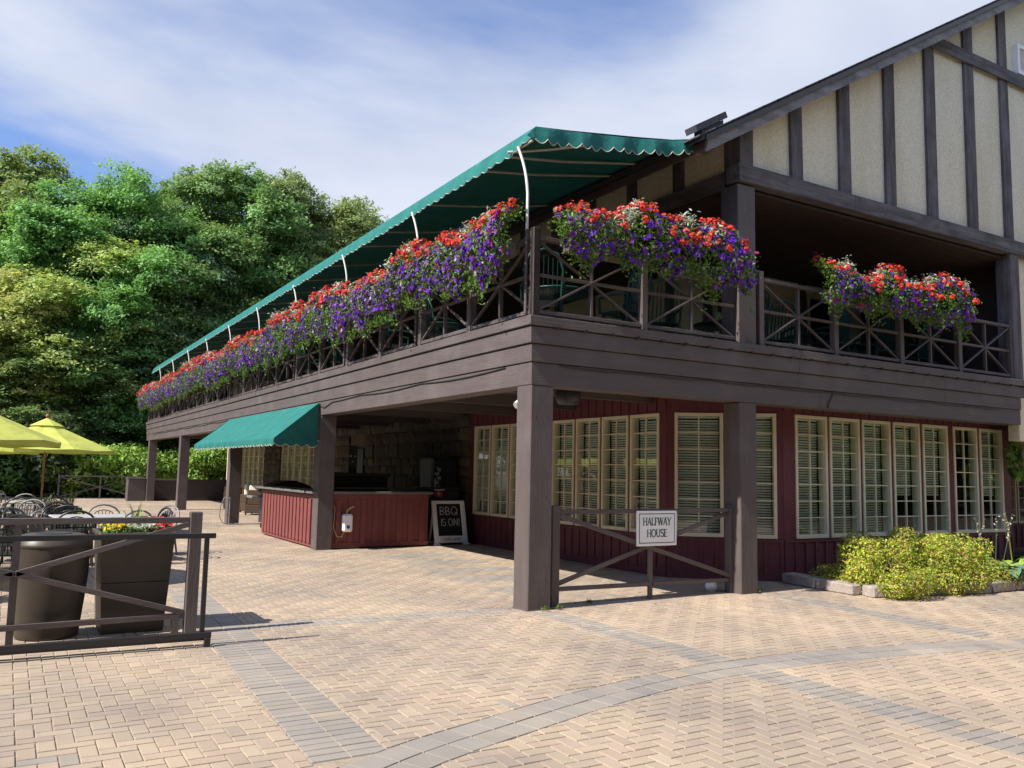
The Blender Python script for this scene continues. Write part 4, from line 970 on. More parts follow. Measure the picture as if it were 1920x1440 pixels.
TABS=[(-3.95,7.3,.08,'pale topped patio table nearest the bar, without an umbrella'),(-5.5,6.2,.1,'pale topped patio table beyond the litter bin'),(-4.58,13.0,.0,'patio table around the pole of the smaller lime umbrella'),(-6.0,9.4,.05,'patio table behind the cluster of black chairs at the left'),
 (-7.6,4.9,.0,'patio table under the nearest lime umbrella at the left edge'),(-5.9,18.4,.1,'patio table furthest back under the low lime umbrella'),(-8.4,14.0,.1,'patio table under the umbrella seen only in the windows'),(-8.8,9.5,.0,'patio table beyond the left picture edge')]
usedc={'b':False,'g':False}; usedt=False; ci=0
POSN=['near left','near right','far left','far right']
TABN=['the table nearest the bar','the table beyond the litter bin','the smaller umbrella table','the middle black chair cluster table','the nearest umbrella table','the furthest table','the window reflected table','the table off the left edge']
for ti,(x,y,rt,lb) in enumerate(TABS):
    if not usedt: tt=TP; usedt=True
    else: tt=dup(TP)
    tt.location=(x,y,0); tt.rotation_euler=(0,0,rt); tt['label']=lb; tt['group']='pale topped patio tables'
    for ki,(dx_,dy_,ra) in enumerate(((-.34,-.75,math.pi),(.36,-.72,math.pi),(-.35,.76,0),(.33,.78,0))):
        ca,sa=math.cos(rt),math.sin(rt); wxp=x+ca*dx_-sa*dy_; wyp=y+sa*dx_+ca*dy_
        kd='b' if (ti+ki*3)%5<3 else 'g'
        if not usedc[kd]: c=CB if kd=='b' else CG; usedc[kd]=True
        else: c=dup(CB if kd=='b' else CG)
        c.location=(wxp+rng.uniform(-.05,.05),wyp+rng.uniform(-.06,.06),0); c.rotation_euler=(0,0,ra+rt+rng.uniform(-.45,.45))
        c['label']='%s plastic armchair at the %s of %s'%('black' if kd=='b' else 'light grey',POSN[ki],TABN[ti]); c['group']='plastic patio armchairs'
for x,y,ra,kd,lb in ((-3.15,7.0,-1.3,'b','black round backed armchair at the right end of the table nearest the bar'),(-2.9,7.9,-1.0,'g','light grey armchair pushed out towards the bar'),(-4.75,5.2,2.3,'g','grey armchair turned sideways just behind the bins'),(-5.2,4.1,2.9,'b','black armchair close behind the litter bin'),(-5.7,3.2,2.4,'b','black armchair at the left edge behind the fence'),(-4.9,6.9,1.2,'b','black armchair between the two nearest tables'),(-4.3,9.0,.4,'b','black armchair facing away behind the table nearest the bar'),(-4.9,10.4,-.5,'g','grey armchair just in front of the umbrella pole table'),(-4.2,8.4,2.8,'b','dark armchair with its round back towards the bins'),(-5.4,7.6,2.9,'b','dark armchair in the gap behind the litter bin table'),(-6.6,6.3,.6,'g','grey armchair at the left edge under the large umbrella')):
    c=dup(CB if kd=='b' else CG,loc=(x,y,0),rot=ra,label=lb); c['group']='plastic patio armchairs'
def umbrella(x,y,z,label,r=1.45,first=[None]):
    if first[0] is None:
        t=thing('patio_umbrella',(x,y,0),label,'umbrella',.35,'lime patio umbrellas')
        V=[(0,0,2.50)];Fc=[];n=8
        ring=[]
        for i,(rad,zz) in enumerate(((.25,2.40),(.7,2.20),(1.1,2.03),(r,1.88),(r-.01,1.79))):
            for k in range(n*2):
                a=math.pi*k/n; sag=(1-.035*(k%2)) if i>0 else 1; V.append((rad*sag*math.cos(a),rad*sag*math.sin(a),zz-(.025 if k%2 and 0<i<4 else 0)+(.02 if k%2 and i==4 else 0)))
        for k in range(2*n): Fc.append((0,1+k,1+(k+1)%(2*n)))
        for i in range(4):
            for k in range(2*n): a=1+i*2*n+k;b=1+i*2*n+(k+1)%(2*n); Fc.append((a,b,b+2*n,a+2*n))
        tb(t,'canopy',MB().add(V,Fc),LIME)
        V=[(0,0,2.585)]+[(.36*math.cos(math.pi*k/4),.36*math.sin(math.pi*k/4),2.40) for k in range(8)]; tb(t,'vent_cap',MB().add(V,[(0,1+k,1+(k+1)%8) for k in range(8)]),LIME)
        tb(t,'pole',MB().tube([(0,0,0),(0,0,2.58)],.024,8),WOODP); tb(t,'finial',MB().lathe((0,0,2.58),[(.0,0),(.03,.01),(.045,.045),(.03,.08),(0,.09)],10),TERRA)
        for k in range(8): a=math.pi*k/4; tb(t,'rib',MB().tube([(.02*math.cos(a),.02*math.sin(a),2.38),(.98*r*math.cos(a),.98*r*math.sin(a),1.86)],.009,4),WOODP)
        tb(t,'crank_cord',MB().tube([(.05,-.0,2.1),(.06,0,1.75),(.03,0,1.72)],.008,4),RAFT)
        tb(t,'base',MB().lathe((0,0,0),[(0,.0),(.26,.0),(.27,.03),(.1,.08),(.04,.25),(.035,.25)],16),BLKP)
        first[0]=t
    else:
        t=dup(first[0]); t.location=(x,y,z); t['label']=label; t['group']='lime patio umbrellas'; t.rotation_euler=(0,0,.35+rng.uniform(-.3,.3))
    return t
umbrella(-4.55,13.1,0,'lime green umbrella whose honey wood pole and red knob show at left')
umbrella(-6.05,4.75,0,'large nearest lime umbrella cut off by the left picture edge')
umbrella(-5.9,18.5,0,'low lime umbrella just showing beneath the other two')
umbrella(-8.4,14.0,0,'lime umbrella out to the left, seen reflected in the windows')
umbrella(-8.0,20.5,0,'far lime umbrella seen reflected in the windows'); umbrella(-8.8,9.5,0,'lime umbrella beyond the left edge of the patio view')

def tub(px,D,label,spec,sd,gr=30,gh=.5):
    t=thing('flower_tub',at(px,D),label,'planter'); tb(t,'tub',MB().lathe((0,0,0),[(0,0),(.22,0),(.3,.45),(.32,.47),(.29,.48),(.28,.43),(0,.43)],18),BINM)
    small_plants(t,.43,.26,.26,spec,sd,gr,gh)
tub(112,21,'tub of white and pink blooms behind the umbrella pole',[('white_bloom',-.1,0,.1,(.75,.66,.6),90,.035),('pink_bloom',.15,0,.08,(.6,.22,.18),60,.035)],11,20,.5)
tub(148,20,'tub of tall spiky grass among pale blooms left of the far gate',[('white_bloom',-.15,0,.09,(.7,.62,.55),60,.035)],12,50,.65)
tub(166,15.5,'tub with an orange red bloom behind the nearest table',[('orange_bloom',.0,0,.05,(.8,.16,.04),60,.035),('white_bloom',-.1,0,.05,(.7,.68,.6),30,.03)],13,30,.42)
# ---- bar
BRt=thing('outdoor_bar',(1.35,9.8,0),'red board outdoor bar counter with grey top under the lower awning','bar')
bi=Matrix.Translation((-1.35,-9.8,0))
def wp(t,name,mb,mt,parent=None,**k):
    o=mb.build(name,mt,parent or t,**k)
    if parent is None: o.matrix_parent_inverse=Matrix.Translation(t.location).inverted()
    return o
wp(BRt,'front_panel',MB().box(.33,2.44,7.9,7.96,.03,1.08),RED); wp(BRt,'side_panel',MB().box(.04,.10,8.12,12.0,.03,1.06),RED); wp(BRt,'back_panel',MB().box(.10,2.0,11.9,11.96,.03,1.05),RED)
for k in range(8): wp(BRt,'batten',MB().box(.42+k*.26,.53+k*.26,7.872,7.8985,.12,.98,.003),RED)
wp(BRt,'batten',MB().box(.33,2.44,7.872,7.8985,.981,1.08),RED); wp(BRt,'batten',MB().box(.33,2.44,7.872,7.8985,.03,.119),RED)
for k in range(15): wp(BRt,'batten',MB().box(.002,.0385,8.22+k*.25,8.39+k*.25,.10,.97,.003),RED)
wp(BRt,'batten',MB().box(.01,.0385,8.13,12.0,.971,1.06),RED)
TOP=mat('grey_counter_top',(.16,.155,.15),rough=.4)
wp(BRt,'counter_top',MB().box(-.1,2.50,7.8,8.3,1.085,1.135,.006),TOP); wp(BRt,'counter_top',MB().box(-.12,.5,8.301,12.1,1.085,1.135,.006),TOP)
t=thing('serving_cabinet',(1.3,9.4,0),'dark wide cabinet standing behind the red bar','cabinet'); tb(t,'body',MB().box(-.7,.7,-.3,.3,0,1.42,.01),DARK); tb(t,'top',MB().box(-.74,.74,-.33,.33,1.422,1.5,.008),BLKP); tb(t,'shelf',MB().box(-.66,.66,-.34,-.301,1.15,1.19),WOODP)
t=thing('utility_box',(.63,7.86,.52),'small white electrical box hung on the front of the bar','electrical box'); tb(t,'housing',MB().box(-.1,.1,-.13,.01,-.18,.17,.03),WHITE); tb(t,'emblem',MB().lathe((0,0,0),[(0,0),(.036,0),(.036,.003),(0,.003)],14).mesh and MB().prism([(.035*math.cos(k*.628),-.131,-.08+.035*math.sin(k*.628)) for k in range(10)],(0,-.002,0)),mat('blue_emblem',(.03,.05,.25)))
tb(t,'hose',MB().tube([(-.02,-.06,.17),(-.01,-.07,.24),(.05,-.08,.29),(.12,-.1,.32)],.012,6),YEL); tb(t,'cord',MB().tube([(-.06,-.05,-.17),(-.1,-.06,-.28),(-.2,-.06,-.27),(-.27,-.03,-.1),(-.25,-.01,.1),(-.24,0,.3),(-.34,.02,.34)],.008,5),YEL)
tag(MB().tube([(.338,7.9,2.6),(.338,7.9,.62)],.010,6).build('conduit',PIPE),'thin pale conduit running down the side of the bar column','pipe')
t=thing('switch_box',(.34,7.95,1.5),'dark switch panel with small white buttons beside the bar column','switch box')
tb(t,'panel',MB().box(.9,1.1,1.6,1.64,0,.6),BLKP); 
for k in range(3): tb(t,'button',MB().box(.93+k*.05,.96+k*.05,1.585,1.599,.35-.12*(k%2),.38-.12*(k%2)),WHITE)
# A-board
t=thing('sandwich_board',(3.06,7.98,0),'white framed chalkboard saying BBQ is on, leaning beside the bar','sign')
Lr=Matrix.Rotation(R(-15),4,'X')
def lean(mb): mb.v=[tuple(Lr@Vector(v)) for v in mb.v]; return mb
fr=MB().box(-.40,-.29,-.02,.02,0,.97,.01).box(.29,.40,-.02,.02,0,.97,.01).box(-.2895,.2895,-.02,.02,.90,.97,.01).box(-.2895,.2895,-.02,.02,.05,.20,.01)
tb(t,'frame',lean(fr),WHITE); tb(t,'foot',lean(MB().box(-.42,-.27,-.05,.05,-.005,.03,.01)),WHITE); tb(t,'foot',lean(MB().box(.27,.42,-.05,.05,-.005,.03,.01)),WHITE)
tb(t,'chalkboard',lean(MB().box(-.289,.289,-.005,.015,.201,.899)),CHALKB)
tb(t,'chalk_lettering',lean(text_mb('BBQ',-.24,.66,.17,.46,.085,y=-.0062,wob=.12)),CHALK); tb(t,'chalk_lettering',lean(text_mb('IS ON!',-.22,.42,.15,.46,.085,y=-.0062,wob=.12)),CHALK)
tb(t,'red_lettering',lean(text_mb('COORS',-.20,.10,.055,.21,.16,y=-.0212)),REDI); tb(t,'blue_lettering',lean(text_mb('LIGHT',.03,.10,.055,.18,.13,y=-.0212)),mat('navy_ink',(.03,.04,.12)))
tb(t,'rear_leg',MB().box(-.38,.38,.42,.45,0,.05).bar((-.33,.24,.93),(-.33,.43,0),.04,.03).bar((.33,.24,.93),(.33,.43,0),.04,.03),WHITE)
t=thing('drinks_fridge',(3.27,9.15,0),'tall black drinks fridge against the stone wall','fridge'); tb(t,'cabinet',MB().box(-.32,.32,-.3,.35,.03,1.88,.02),BLKP); 
dm=tb(t,'door',MB().box(-.30,.30,-.335,-.302,.12,1.84,.01),mat('navy_gloss',(.012,.016,.03),rough=.15)); tb(t,'handle',MB().box(-.27,-.24,-.37,-.336,.9,1.4,.005),SILV,dm)
mb=MB()
for i in range(34):
    z=1.0+i*.02; x=-.17+.035*math.sin(i*.7)+.02*math.sin(i*2.1); w=.035+.022*math.sin(i*1.3); mb.box(x-w,x+w*.7,-.3372,-.3352,z,z+.013)
tb(t,'white_print',mb,mat('pale_print',(.35,.38,.42)),dm)
t=thing('beer_cooler',(3.0,8.72,0),'low black cooler with a red lit badge behind the chalkboard','cooler'); tb(t,'body',MB().box(-.5,.5,-.17,.17,0,1.17,.02),BLKP); tb(t,'lid',MB().box(-.52,.52,-.19,.19,1.172,1.22,.01),BLKP); 
tb(t,'badge',MB().prism([(.0+.1*math.cos(k*.524),-.171,1.07+.07*math.sin(k*.524)) for k in range(12)],(0,-.006,0)),REDI); tb(t,'badge_lettering',MB().box(-.05,.04,-.1785,-.1775,1.06,1.09).box(-.02,.0,-.1785,-.1775,1.03,1.12),mat('pink_print',(.7,.4,.38))); tb(t,'badge_bar',MB().box(-.12,.12,-.19,-.171,1.155,1.171),WHITE)
# grill
t=thing('barbecue_grill',(1.0,13.4,0),'black barbecue with a domed hood on wheels beyond the bar','barbecue')
tb(t,'cart',MB().box(-.62,.62,-.28,.28,.18,.85,.01),BLK); tb(t,'side_shelf',MB().box(-.95,-.625,-.26,.26,.80,.86,.01),GREYP); tb(t,'side_shelf',MB().box(.625,.95,-.26,.26,.80,.86,.01),GREYP)
hd=[(-.66,-.32,.98),(-.5,-.32,1.13),(-.15,-.32,1.25),(.15,-.32,1.25),(.5,-.32,1.13),(.66,-.32,.98)]; tb(t,'hood',MB().prism(hd,(0,.64,0)),BLK); tb(t,'firebox',MB().box(-.6,.6,-.27,.27,.851,.978),BLK); tb(t,'handle',MB().tube([(-.4,-.36,1.06),(.4,-.36,1.06)],.015,6),SILV)
for sx in(-.5,.5):
    for sy in(-.2,.2): tb(t,'wheel',MB().tube([(sx,sy-.02,.09),(sx,sy+.02,.09)],.09,12),BLKP)
# sofa
def armchair(x,y,rot,lab):
    t=thing('wicker_armchair',(x,y,0),lab,'armchair',rot); tb(t,'wicker_body',MB().box(-.42,.42,-.38,.4,.06,.34,.02).box(-.42,-.34,-.38,.4,.341,.62,.02).box(.34,.42,-.38,.4,.341,.62,.02).box(-.339,.339,.3,.4,.341,.82,.02),WICK); tb(t,'seat_cushion',MB().box(-.33,.33,-.37,.29,.342,.5,.04),CUSH); tb(t,'back_cushion',MB().box(-.33,.33,.14,.298,.501,.98,.05),CUSH)
    for sx in(-.38,.38):
        for sy in (-.34,.36): tb(t,'leg',MB().box(sx-.025,sx+.025,sy-.025,sy+.025,0,.059),WICK)
armchair(2.1,20.2,R(150),'cream cushioned wicker armchair between the grill and the column'); armchair(2.3,24.4,R(60),'cream cushioned wicker armchair half hidden behind the third column'); armchair(2.3,21.6,R(20),'cream cushioned armchair further back by the far windows')
t=thing('flower_pot',(2.0,22.9,0),'small pot of orange flowers between the cushioned armchairs','plant pot'); tb(t,'pot',MB().lathe((0,0,0),[(0,0),(.2,0),(.24,.6),(0,.6)],14),BINM); small_plants(t,.6,.18,.18,[('orange_bloom',0,0,.1,(.75,.14,.05),80,.04)],31)
t=thing('water_spigot',(-.06,15.5,0),'pale standpipe and hose against the foot of the third column','hose'); tb(t,'pipe',MB().tube([(.1,-.06,0),(.1,-.06,.75)],.018,6),GREYP); tb(t,'hose',MB().tube([(.1,-.07,.7),(-.05,-.06,.74),(-.13,.0,.5),(-.12,.1,.2),(-.02,.1,.03),(.3,-.1,.03),(.9,-.3,.02)],.012,5),GREYP)
# speakers
t=thing('speaker',(1.05,.75,2.62),'round dark speaker hung under the balcony near the corner column','speaker'); tb(t,'housing',MB().lathe((0,0,-.12),[(0,0),(.13,.0),(.17,.06),(.17,.17),(.12,.26),(.0,.27)],16),BLKP); tb(t,'bracket',MB().box(-.03,.03,-.02,.02,.15,.31),BLK); tb(t,'grille',MB().lathe((0,0,-.125),[(0,0),(.11,0),(.11,.004)],16),mat('speaker_grille',(.05,.06,.08)))
t=thing('porch_speaker',(4.15,.6,5.45),'round speaker under the porch ceiling beside the thick post','speaker'); tb(t,'housing',MB().lathe((0,0,-.12),[(0,0),(.13,.0),(.17,.06),(.17,.17),(.12,.24),(.0,.25)],16),BLKP); tb(t,'bracket',MB().box(-.03,.03,-.02,.02,.12,.27),BLK)
t=thing('flood_lamp',(.2,.42,2.5),'small white spotlight tucked behind the corner column top','lamp'); tb(t,'shade',MB().tube([(-.05,.0,0),(-.16,-.04,-.1)],[.03,.055],10),WHITE); tb(t,'bracket',MB().box(-.06,.0,-.02,.02,.0,.12),BLK)
# balcony furniture
def high_chair():
    t=thing('balcony_chair',(0,0,0),None,'chair'); tb(t,'seat',MB().box(-.25,.25,-.25,.22,.40,.425,.008),GRNP)
    fr=MB().tube([(-.24,.2,.42),(-.26,.27,.8),(-.18,.32,1.0),(0,.335,1.06),(.18,.32,1.0),(.26,.27,.8),(.24,.2,.42)],.018,6); tb(t,'back_frame',fr,GRNP)
    b=MB(); 
    for k in range(7): x=-.18+k*.06; b.bar((x,.2,.42),(x*1.02,.30,.98-abs(x)*.3),.03,.008,up=Vector((1,0,0)))
    tb(t,'back_slats',b,GRNP)
    for sx in(-1,1):
        tb(t,'armrest',MB().tube([(sx*.26,.25,.64),(sx*.29,0,.65),(sx*.28,-.24,.62),(sx*.27,-.24,.4)],.02,6),GRNP)
        for sy in(-.22,.22): tb(t,'leg',MB().tube([(sx*.23,sy*.9,.41),(sx*.26,sy*1.1,0)],[.025,.016],6),GRNP)
    return t
h0=high_chair(); first=True
for x,y,ra,lb in ((.75,.95,2.6,'green high backed chair behind the first left rail panel by the corner'),(2.15,.95,3.4,'green high backed chair behind the middle of the front corner rail'),(3.15,1.35,2.7,'green chair beside the thick porch post, sunlit back'),(4.6,1.0,3.3,'green porch chair behind the first crossed panel right of the post'),(5.7,1.4,2.8,'green porch chair left of centre under the gable'),(6.6,1.0,3.4,'green porch chair behind the second crossed panel'),(8.0,1.1,3.0,'green porch chair behind the third crossed panel'),(9.4,1.3,3.2,'green porch chair nearest the far right porch post'),
  (.8,4.3,1.7,'green chair behind the third panel of the long left rail'),(.8,5.9,1.4,'green chair behind the fourth panel of the long left rail'),(.8,8.8,1.7,'green chair behind the sixth panel of the long left rail'),(.8,11.0,1.5,'green chair further along the long left balcony')):
    c=h0 if first else dup(h0); first=False; c.location=(x,y,3.449); c.rotation_euler=(0,0,ra); c['label']=lb; c['group']='green plastic balcony chairs'
def btable(x,y,lb,p=[None]):
    if p[0] is None:
        t=thing('balcony_table',(x,y,3.449),lb,'table',0,'round green balcony tables'); tb(t,'table_top',MB().lathe((0,0,.69),[(0,0),(.5,0),(.52,.015),(.5,.03),(0,.03)],20),GRNP); tb(t,'pedestal',MB().tube([(0,0,.05),(0,0,.69)],.04,8),GRNP); tb(t,'base',MB().lathe((0,0,0),[(0,0),(.28,0),(.25,.04),(.05,.07)],14),GRNP); p[0]=t
    else: t=dup(p[0],loc=(x,y,3.449),label=lb); t['group']='round green balcony tables'
btable(1.35,1.5,'round green table between the corner balcony chairs'); btable(5.1,2.0,'round green table on the porch left part'); btable(7.3,1.9,'round green table in the middle of the porch'); btable(1.3,5.1,'round green table along the long balcony'); btable(9.0,2.2,'round green table at the right of the porch')

# ---- planting bed on the right
pb=thing('planting_bed',(6.9,-.3,0),'stone edged planting bed in front of the right hand windows','planting bed')
wp(pb,'soil',MB().prism([(5.15,.7,0),(5.0,-.8,0),(7.0,-1.2,0),(14,-1.05,0),(14,.7,0)],(0,0,.1)),SOIL)
def cop(a,b,n_,w=.24,h=.15):
    a=Vector((*a,0));b=Vector((*b,0)); d=(b-a)/n_
    for k in range(n_):
        p=a+d*(k+.008); q=a+d*(k+.992); mbx=MB().bar(p+Vector((0,0,h/2+rng.uniform(-.006,.008))),q+Vector((0,0,h/2)),w+rng.uniform(-.02,.02),h,.018)
        mbx.v=[(v[0]+rng.uniform(-.006,.006),v[1]+rng.uniform(-.006,.006),v[2]+rng.uniform(-.006,.006)) for v in mbx.v]; wp(pb,'coping_stone',mbx,COPE)
cop((5.12,.68),(4.93,-.72),2); cop((4.92,-.86),(7.0,-1.28),4); cop((7.02,-1.28),(14,-1.12),11)
def leafmass(name,blobs,n,size,cols,sd,up=.4,parent=None,aspect=.5,hollow=.75):
    r=np.random.RandomState(sd); w=np.array([b[3]*b[4]+b[3]*b[5]+b[4]*b[5] for b in blobs]); w=w/w.sum(); idx=r.choice(len(blobs),n,p=w); B=np.array(blobs)
    q=r.normal(size=(n,3)); q/=np.linalg.norm(q,axis=1,keepdims=True); rad=hollow+(1-hollow)*r.rand(n,1)**.6
    bump=1+.14*np.sin(q[:,:1]*9+idx[:,None])*np.cos(q[:,1:2]*8+idx[:,None]*2)+.08*np.sin(q[:,2:]*17+idx[:,None])
    P=B[idx,:3]+q*B[idx,3:6]*rad*bump
    k=P[:,2]>.02; P,q,idx=P[k],q[k],idx[k]; n=len(P)
    ci=r.choice(len(cols),n,p=np.array([c[3] for c in cols])/sum(c[3] for c in cols)); C=np.array([c[:3] for c in cols])[ci]*r.uniform(.7,1.3,(n,1))*(.72+.56*r.rand(len(blobs),1))[idx]
    return quads(P,q+r.normal(0,.7,(n,3))+[0,0,up],r.uniform(size[0],size[1],n),C,aspect,sd)
r=np.random.RandomState(3); blobs=[]
for i in range(58):
    x=r.uniform(5.0,7.75); y=r.uniform(-1.25,.05); hh=.69+.12*math.sin(x*2.1)+.10*(y+1.2)+r.uniform(-.06,.05)
    if x<5.35: hh*=.8
    s=r.uniform(.17,.28); blobs.append((x,y,max(.12,hh*r.uniform(.25,.98)-s*.4),s*1.1,s,s*.9))
for i in range(14): x=5.0+i*.2; blobs.append((x,-1.2-.12*math.sin(i),.2,.2,.2,.17))
V_,F_,C_=leafmass('x',blobs,62000,(.011,.025),[(.50,.52,.05,4),(.32,.43,.05,4),(.13,.26,.04,2.5),(.46,.30,.12,2.2),(.36,.18,.11,.8)],4,.5)
bs=thing('golden_shrub',(6.4,-.6,0),'wide yellow green spirea shrub spilling over the stone edging','shrub'); o=link('foliage',npmesh('foliage',V_,F_,PLEAF,C_),bs,kind='stuff'); o.matrix_parent_inverse=Matrix.Translation((-6.4,.6,0))
mb=MB()
for i in range(26): x=r.uniform(5.2,7.6);y=r.uniform(-1,0); mb.tube([(x-6.4,y+.6,.05),(x-6.4+r.normal(0,.06),y+.6+r.normal(0,.06),.5)],[.008,.003],4)
tb(bs,'stem',mb,BARK,kind='stuff')
# hostas
def hosta(x,y,s,sd,lab,col):
    t=thing('hosta',(x,y,.08),lab,'plant'); r=random.Random(sd)
    mt=mat('hosta_leaf_%d'%sd,col,rough=.45,var=.25,scale=9)
    for k in range(16):
        a=k*2.4+r.uniform(-.3,.3); el=.3+.05*k*.6; L_=s*r.uniform(.8,1.1); d=Vector((math.cos(a),math.sin(a),0)); sd_=Vector((-d.y,d.x,0)); V=[];Fc=[]
        for i in range(6):
            q=i/5; p=d*(L_*(.25+.75*q)*math.cos(el*.7))+Vector((0,0,L_*(.25+q*math.sin(el)*1.0-q*q*.55))); w=L_*.30*math.sin(math.pi*min(1,q*.92+.08))**.8
            V+=[p-sd_*w+Vector((0,0,w*.25)),p,p+sd_*w+Vector((0,0,w*.25))]
            if i: b=(i-1)*3; Fc+=[(b,b+1,b+4,b+3),(b+1,b+2,b+5,b+4)]
        tb(t,'leaf',MB().add(V,Fc,True),mt)
    st=MB(); fl=[]
    for k in range(3):
        a=r.uniform(0,6.28); p=Vector((math.cos(a)*.1,math.sin(a)*.1,.1)); q=p+Vector((math.cos(a)*.2,math.sin(a)*.2,s*1.25+r.uniform(0,.2))); st.tube([p,(p+q)/2+Vector((.01,0,0)),q],[.004,.003,.002],4)
        for j in range(9): fl.append(p.lerp(q,.6+j*.045)+Vector((r.uniform(-.03,.03),r.uniform(-.03,.03),0)))
    tb(t,'flower_stalk',st,mt); P=np.array([tuple(v) for v in fl]); n=len(P); V_,F_,C_=quads(P,NR.normal(size=(n,3)),np.full(n,.022),np.array([[.55,.5,.42]])*NR.uniform(.7,1.2,(n,1)),.5,sd); link('blossom',npmesh('blossom',V_,F_,PETAL,C_),t,kind='stuff')
hosta(7.8,-.95,.62,1,'blue green broad leaved hosta at the right end of the shrub',(.10,.20,.12)); hosta(8.55,-.9,.6,2,'yellow green hosta with seed stalks at the right edge',(.26,.36,.06)); hosta(8.5,-.1,.5,3,'hosta close under the last front window',(.22,.33,.07)); hosta(10.0,-.5,.5,4,'hosta beyond the right picture edge',(.22,.33,.07))
# vine
V_,F_,C_=leafmass('v',[(11.02,.42,2.2,.20,.12,.34),(11.1,.42,1.85,.2,.12,.28),(11.7,.0,1.75,.3,.14,.3),(12.3,0,2.3,.4,.15,.35),(12.6,0,1.6,.3,.15,.4)],420,(.06,.10),[(.16,.28,.04,2),(.08,.17,.03,2),(.26,.36,.06,1)],6,.3,aspect=.8,hollow=.4)
vn=thing('climbing_vine',(11.9,.0,0),'leafy green vine hanging on the corner at the right edge','plant'); o=link('foliage',npmesh('foliage',V_,F_,PLEAF,C_),vn,kind='stuff'); o.matrix_parent_inverse=Matrix.Translation((-11.9,0,0)); tb(vn,'stem',MB().tube([(.3,.05,0),(.25,.05,1.2),(.1,.03,1.9),(-.85,.42,2.3)],[.03,.025,.02,.01],6),BARK)
t=thing('porch_plant',(9.75,1.3,3.449),'dark leafy potted plant beside the far right porch post','plant'); tb(t,'pot',MB().lathe((0,0,0),[(0,0),(.17,0),(.22,.4),(0,.38)],14),BLKP)
V_,F_,C_=leafmass('p',[(0,0,1.0,.35,.35,.5),(.1,0,1.4,.3,.3,.3)],700,(.04,.08),[(.03,.07,.03,1)],8,.3,hollow=.2); link('foliage',npmesh('foliage',V_,F_,PLEAF,C_),t,kind='stuff')

# ================================================================== trees
def tree_meshes(sd,h=12,r_=3.6,leaf=(.10,.17),ncl=None,per=300,base=.22,narrow=1.0):
    r=np.random.RandomState(sd); rd=random.Random(sd)
    trunk=MB(); limb=MB(); th=h*.62
    pts=[(0,0,-.3),(rd.uniform(-.1,.1),0,h*.2),(rd.uniform(-.3,.3),rd.uniform(-.3,.3),h*.42),(rd.uniform(-.4,.4),rd.uniform(-.4,.4),th)]
    trunk.tube(pts,[.26,.2,.15,.06],8)
    lobes=[]; nl=15
    for k in range(nl):
        f=(k+.5)/nl; z=h*(base+.04+(.93-base)*f); prof=math.sin(math.pi*min(1,.12+.80*f))**.65; a=k*2.4+rd.uniform(-.5,.5); rad=r_*narrow*prof*rd.uniform(.50,.72)
        if f>.9: rad*=.35
        c=Vector((math.cos(a)*rad,math.sin(a)*rad,z+rd.uniform(-.4,.4))); lr=r_*rd.uniform(.30,.46)*(.75+.25*prof)
        lobes.append((c,lr)); s=Vector((0,0,max(h*.18,z-rad*.8-.6))); limb.tube([s,s.lerp(c,.55)+Vector((0,0,-.15)),c],[.085,.05,.02],5)
    P=[];Nn=[];C=[]
    for c,lr in lobes:
        ncl=58
        q=r.normal(size=(ncl,3)); q/=np.linalg.norm(q,axis=1,keepdims=True); q[:,2]=np.where(q[:,2]<-.35,-q[:,2],q[:,2])
        cc=np.array(c)+q*lr*r.uniform(.45,1.22,(ncl,1))*[1,1,.9]
        for j in range(ncl):
            n_=78; cr=r.uniform(.24,.44)*lr/1.15
            g=r.normal(size=(n_,3))*[1,1,.42]*cr*.62; g[:,2]-=.35*(g[:,0]**2+g[:,1]**2)/cr*.6
            P.append(cc[j]+g); Nn.append(q[j]*.5+r.normal(0,.45,(n_,3))+[0,0,.65]); b=r.uniform(.82,1.2); hue=r.uniform(-.06,.06)
            C.append(np.array([1+hue,1,1-hue])*b*r.uniform(.72,1.3,(n_,1)))
    P=np.concatenate(P);Nn=np.concatenate(Nn);C=np.concatenate(C)
    V_,F_,C_=quads(P,Nn,r.uniform(leaf[0],leaf[1],len(P)),C,.5,sd)
    return trunk.mesh('trunk',BARK),limb.mesh('limb',BARK),npmesh('crown',V_,F_,LEAF,C_)
TM=[tree_meshes(300+i,12,3.7,(.06,.105),narrow=(1,.85,1.1,.95)[i],base=(.14,.2,.1,.16)[i]) for i in range(4)]
TI=0
def tree(pos,h,tint,label,vi,wd=1.0,group=None,name='broadleaf_tree'):
    global TI
    t=thing(name,(pos[0],pos[1],0),label,'tree',TI*1.7,group); s=h/12; t.scale=(s*wd,s*wd,s); TI+=1
    tr,li,cr=TM[vi%4]; link('trunk',tr,t); link('limb',li,t); link('crown',cr,t,kind='stuff',color=tint)
    return t
YG=(.42,.51,.17); MG=(.22,.37,.13); DG=(.17,.27,.105); OL=(.25,.34,.13); BG=(.22,.36,.17)
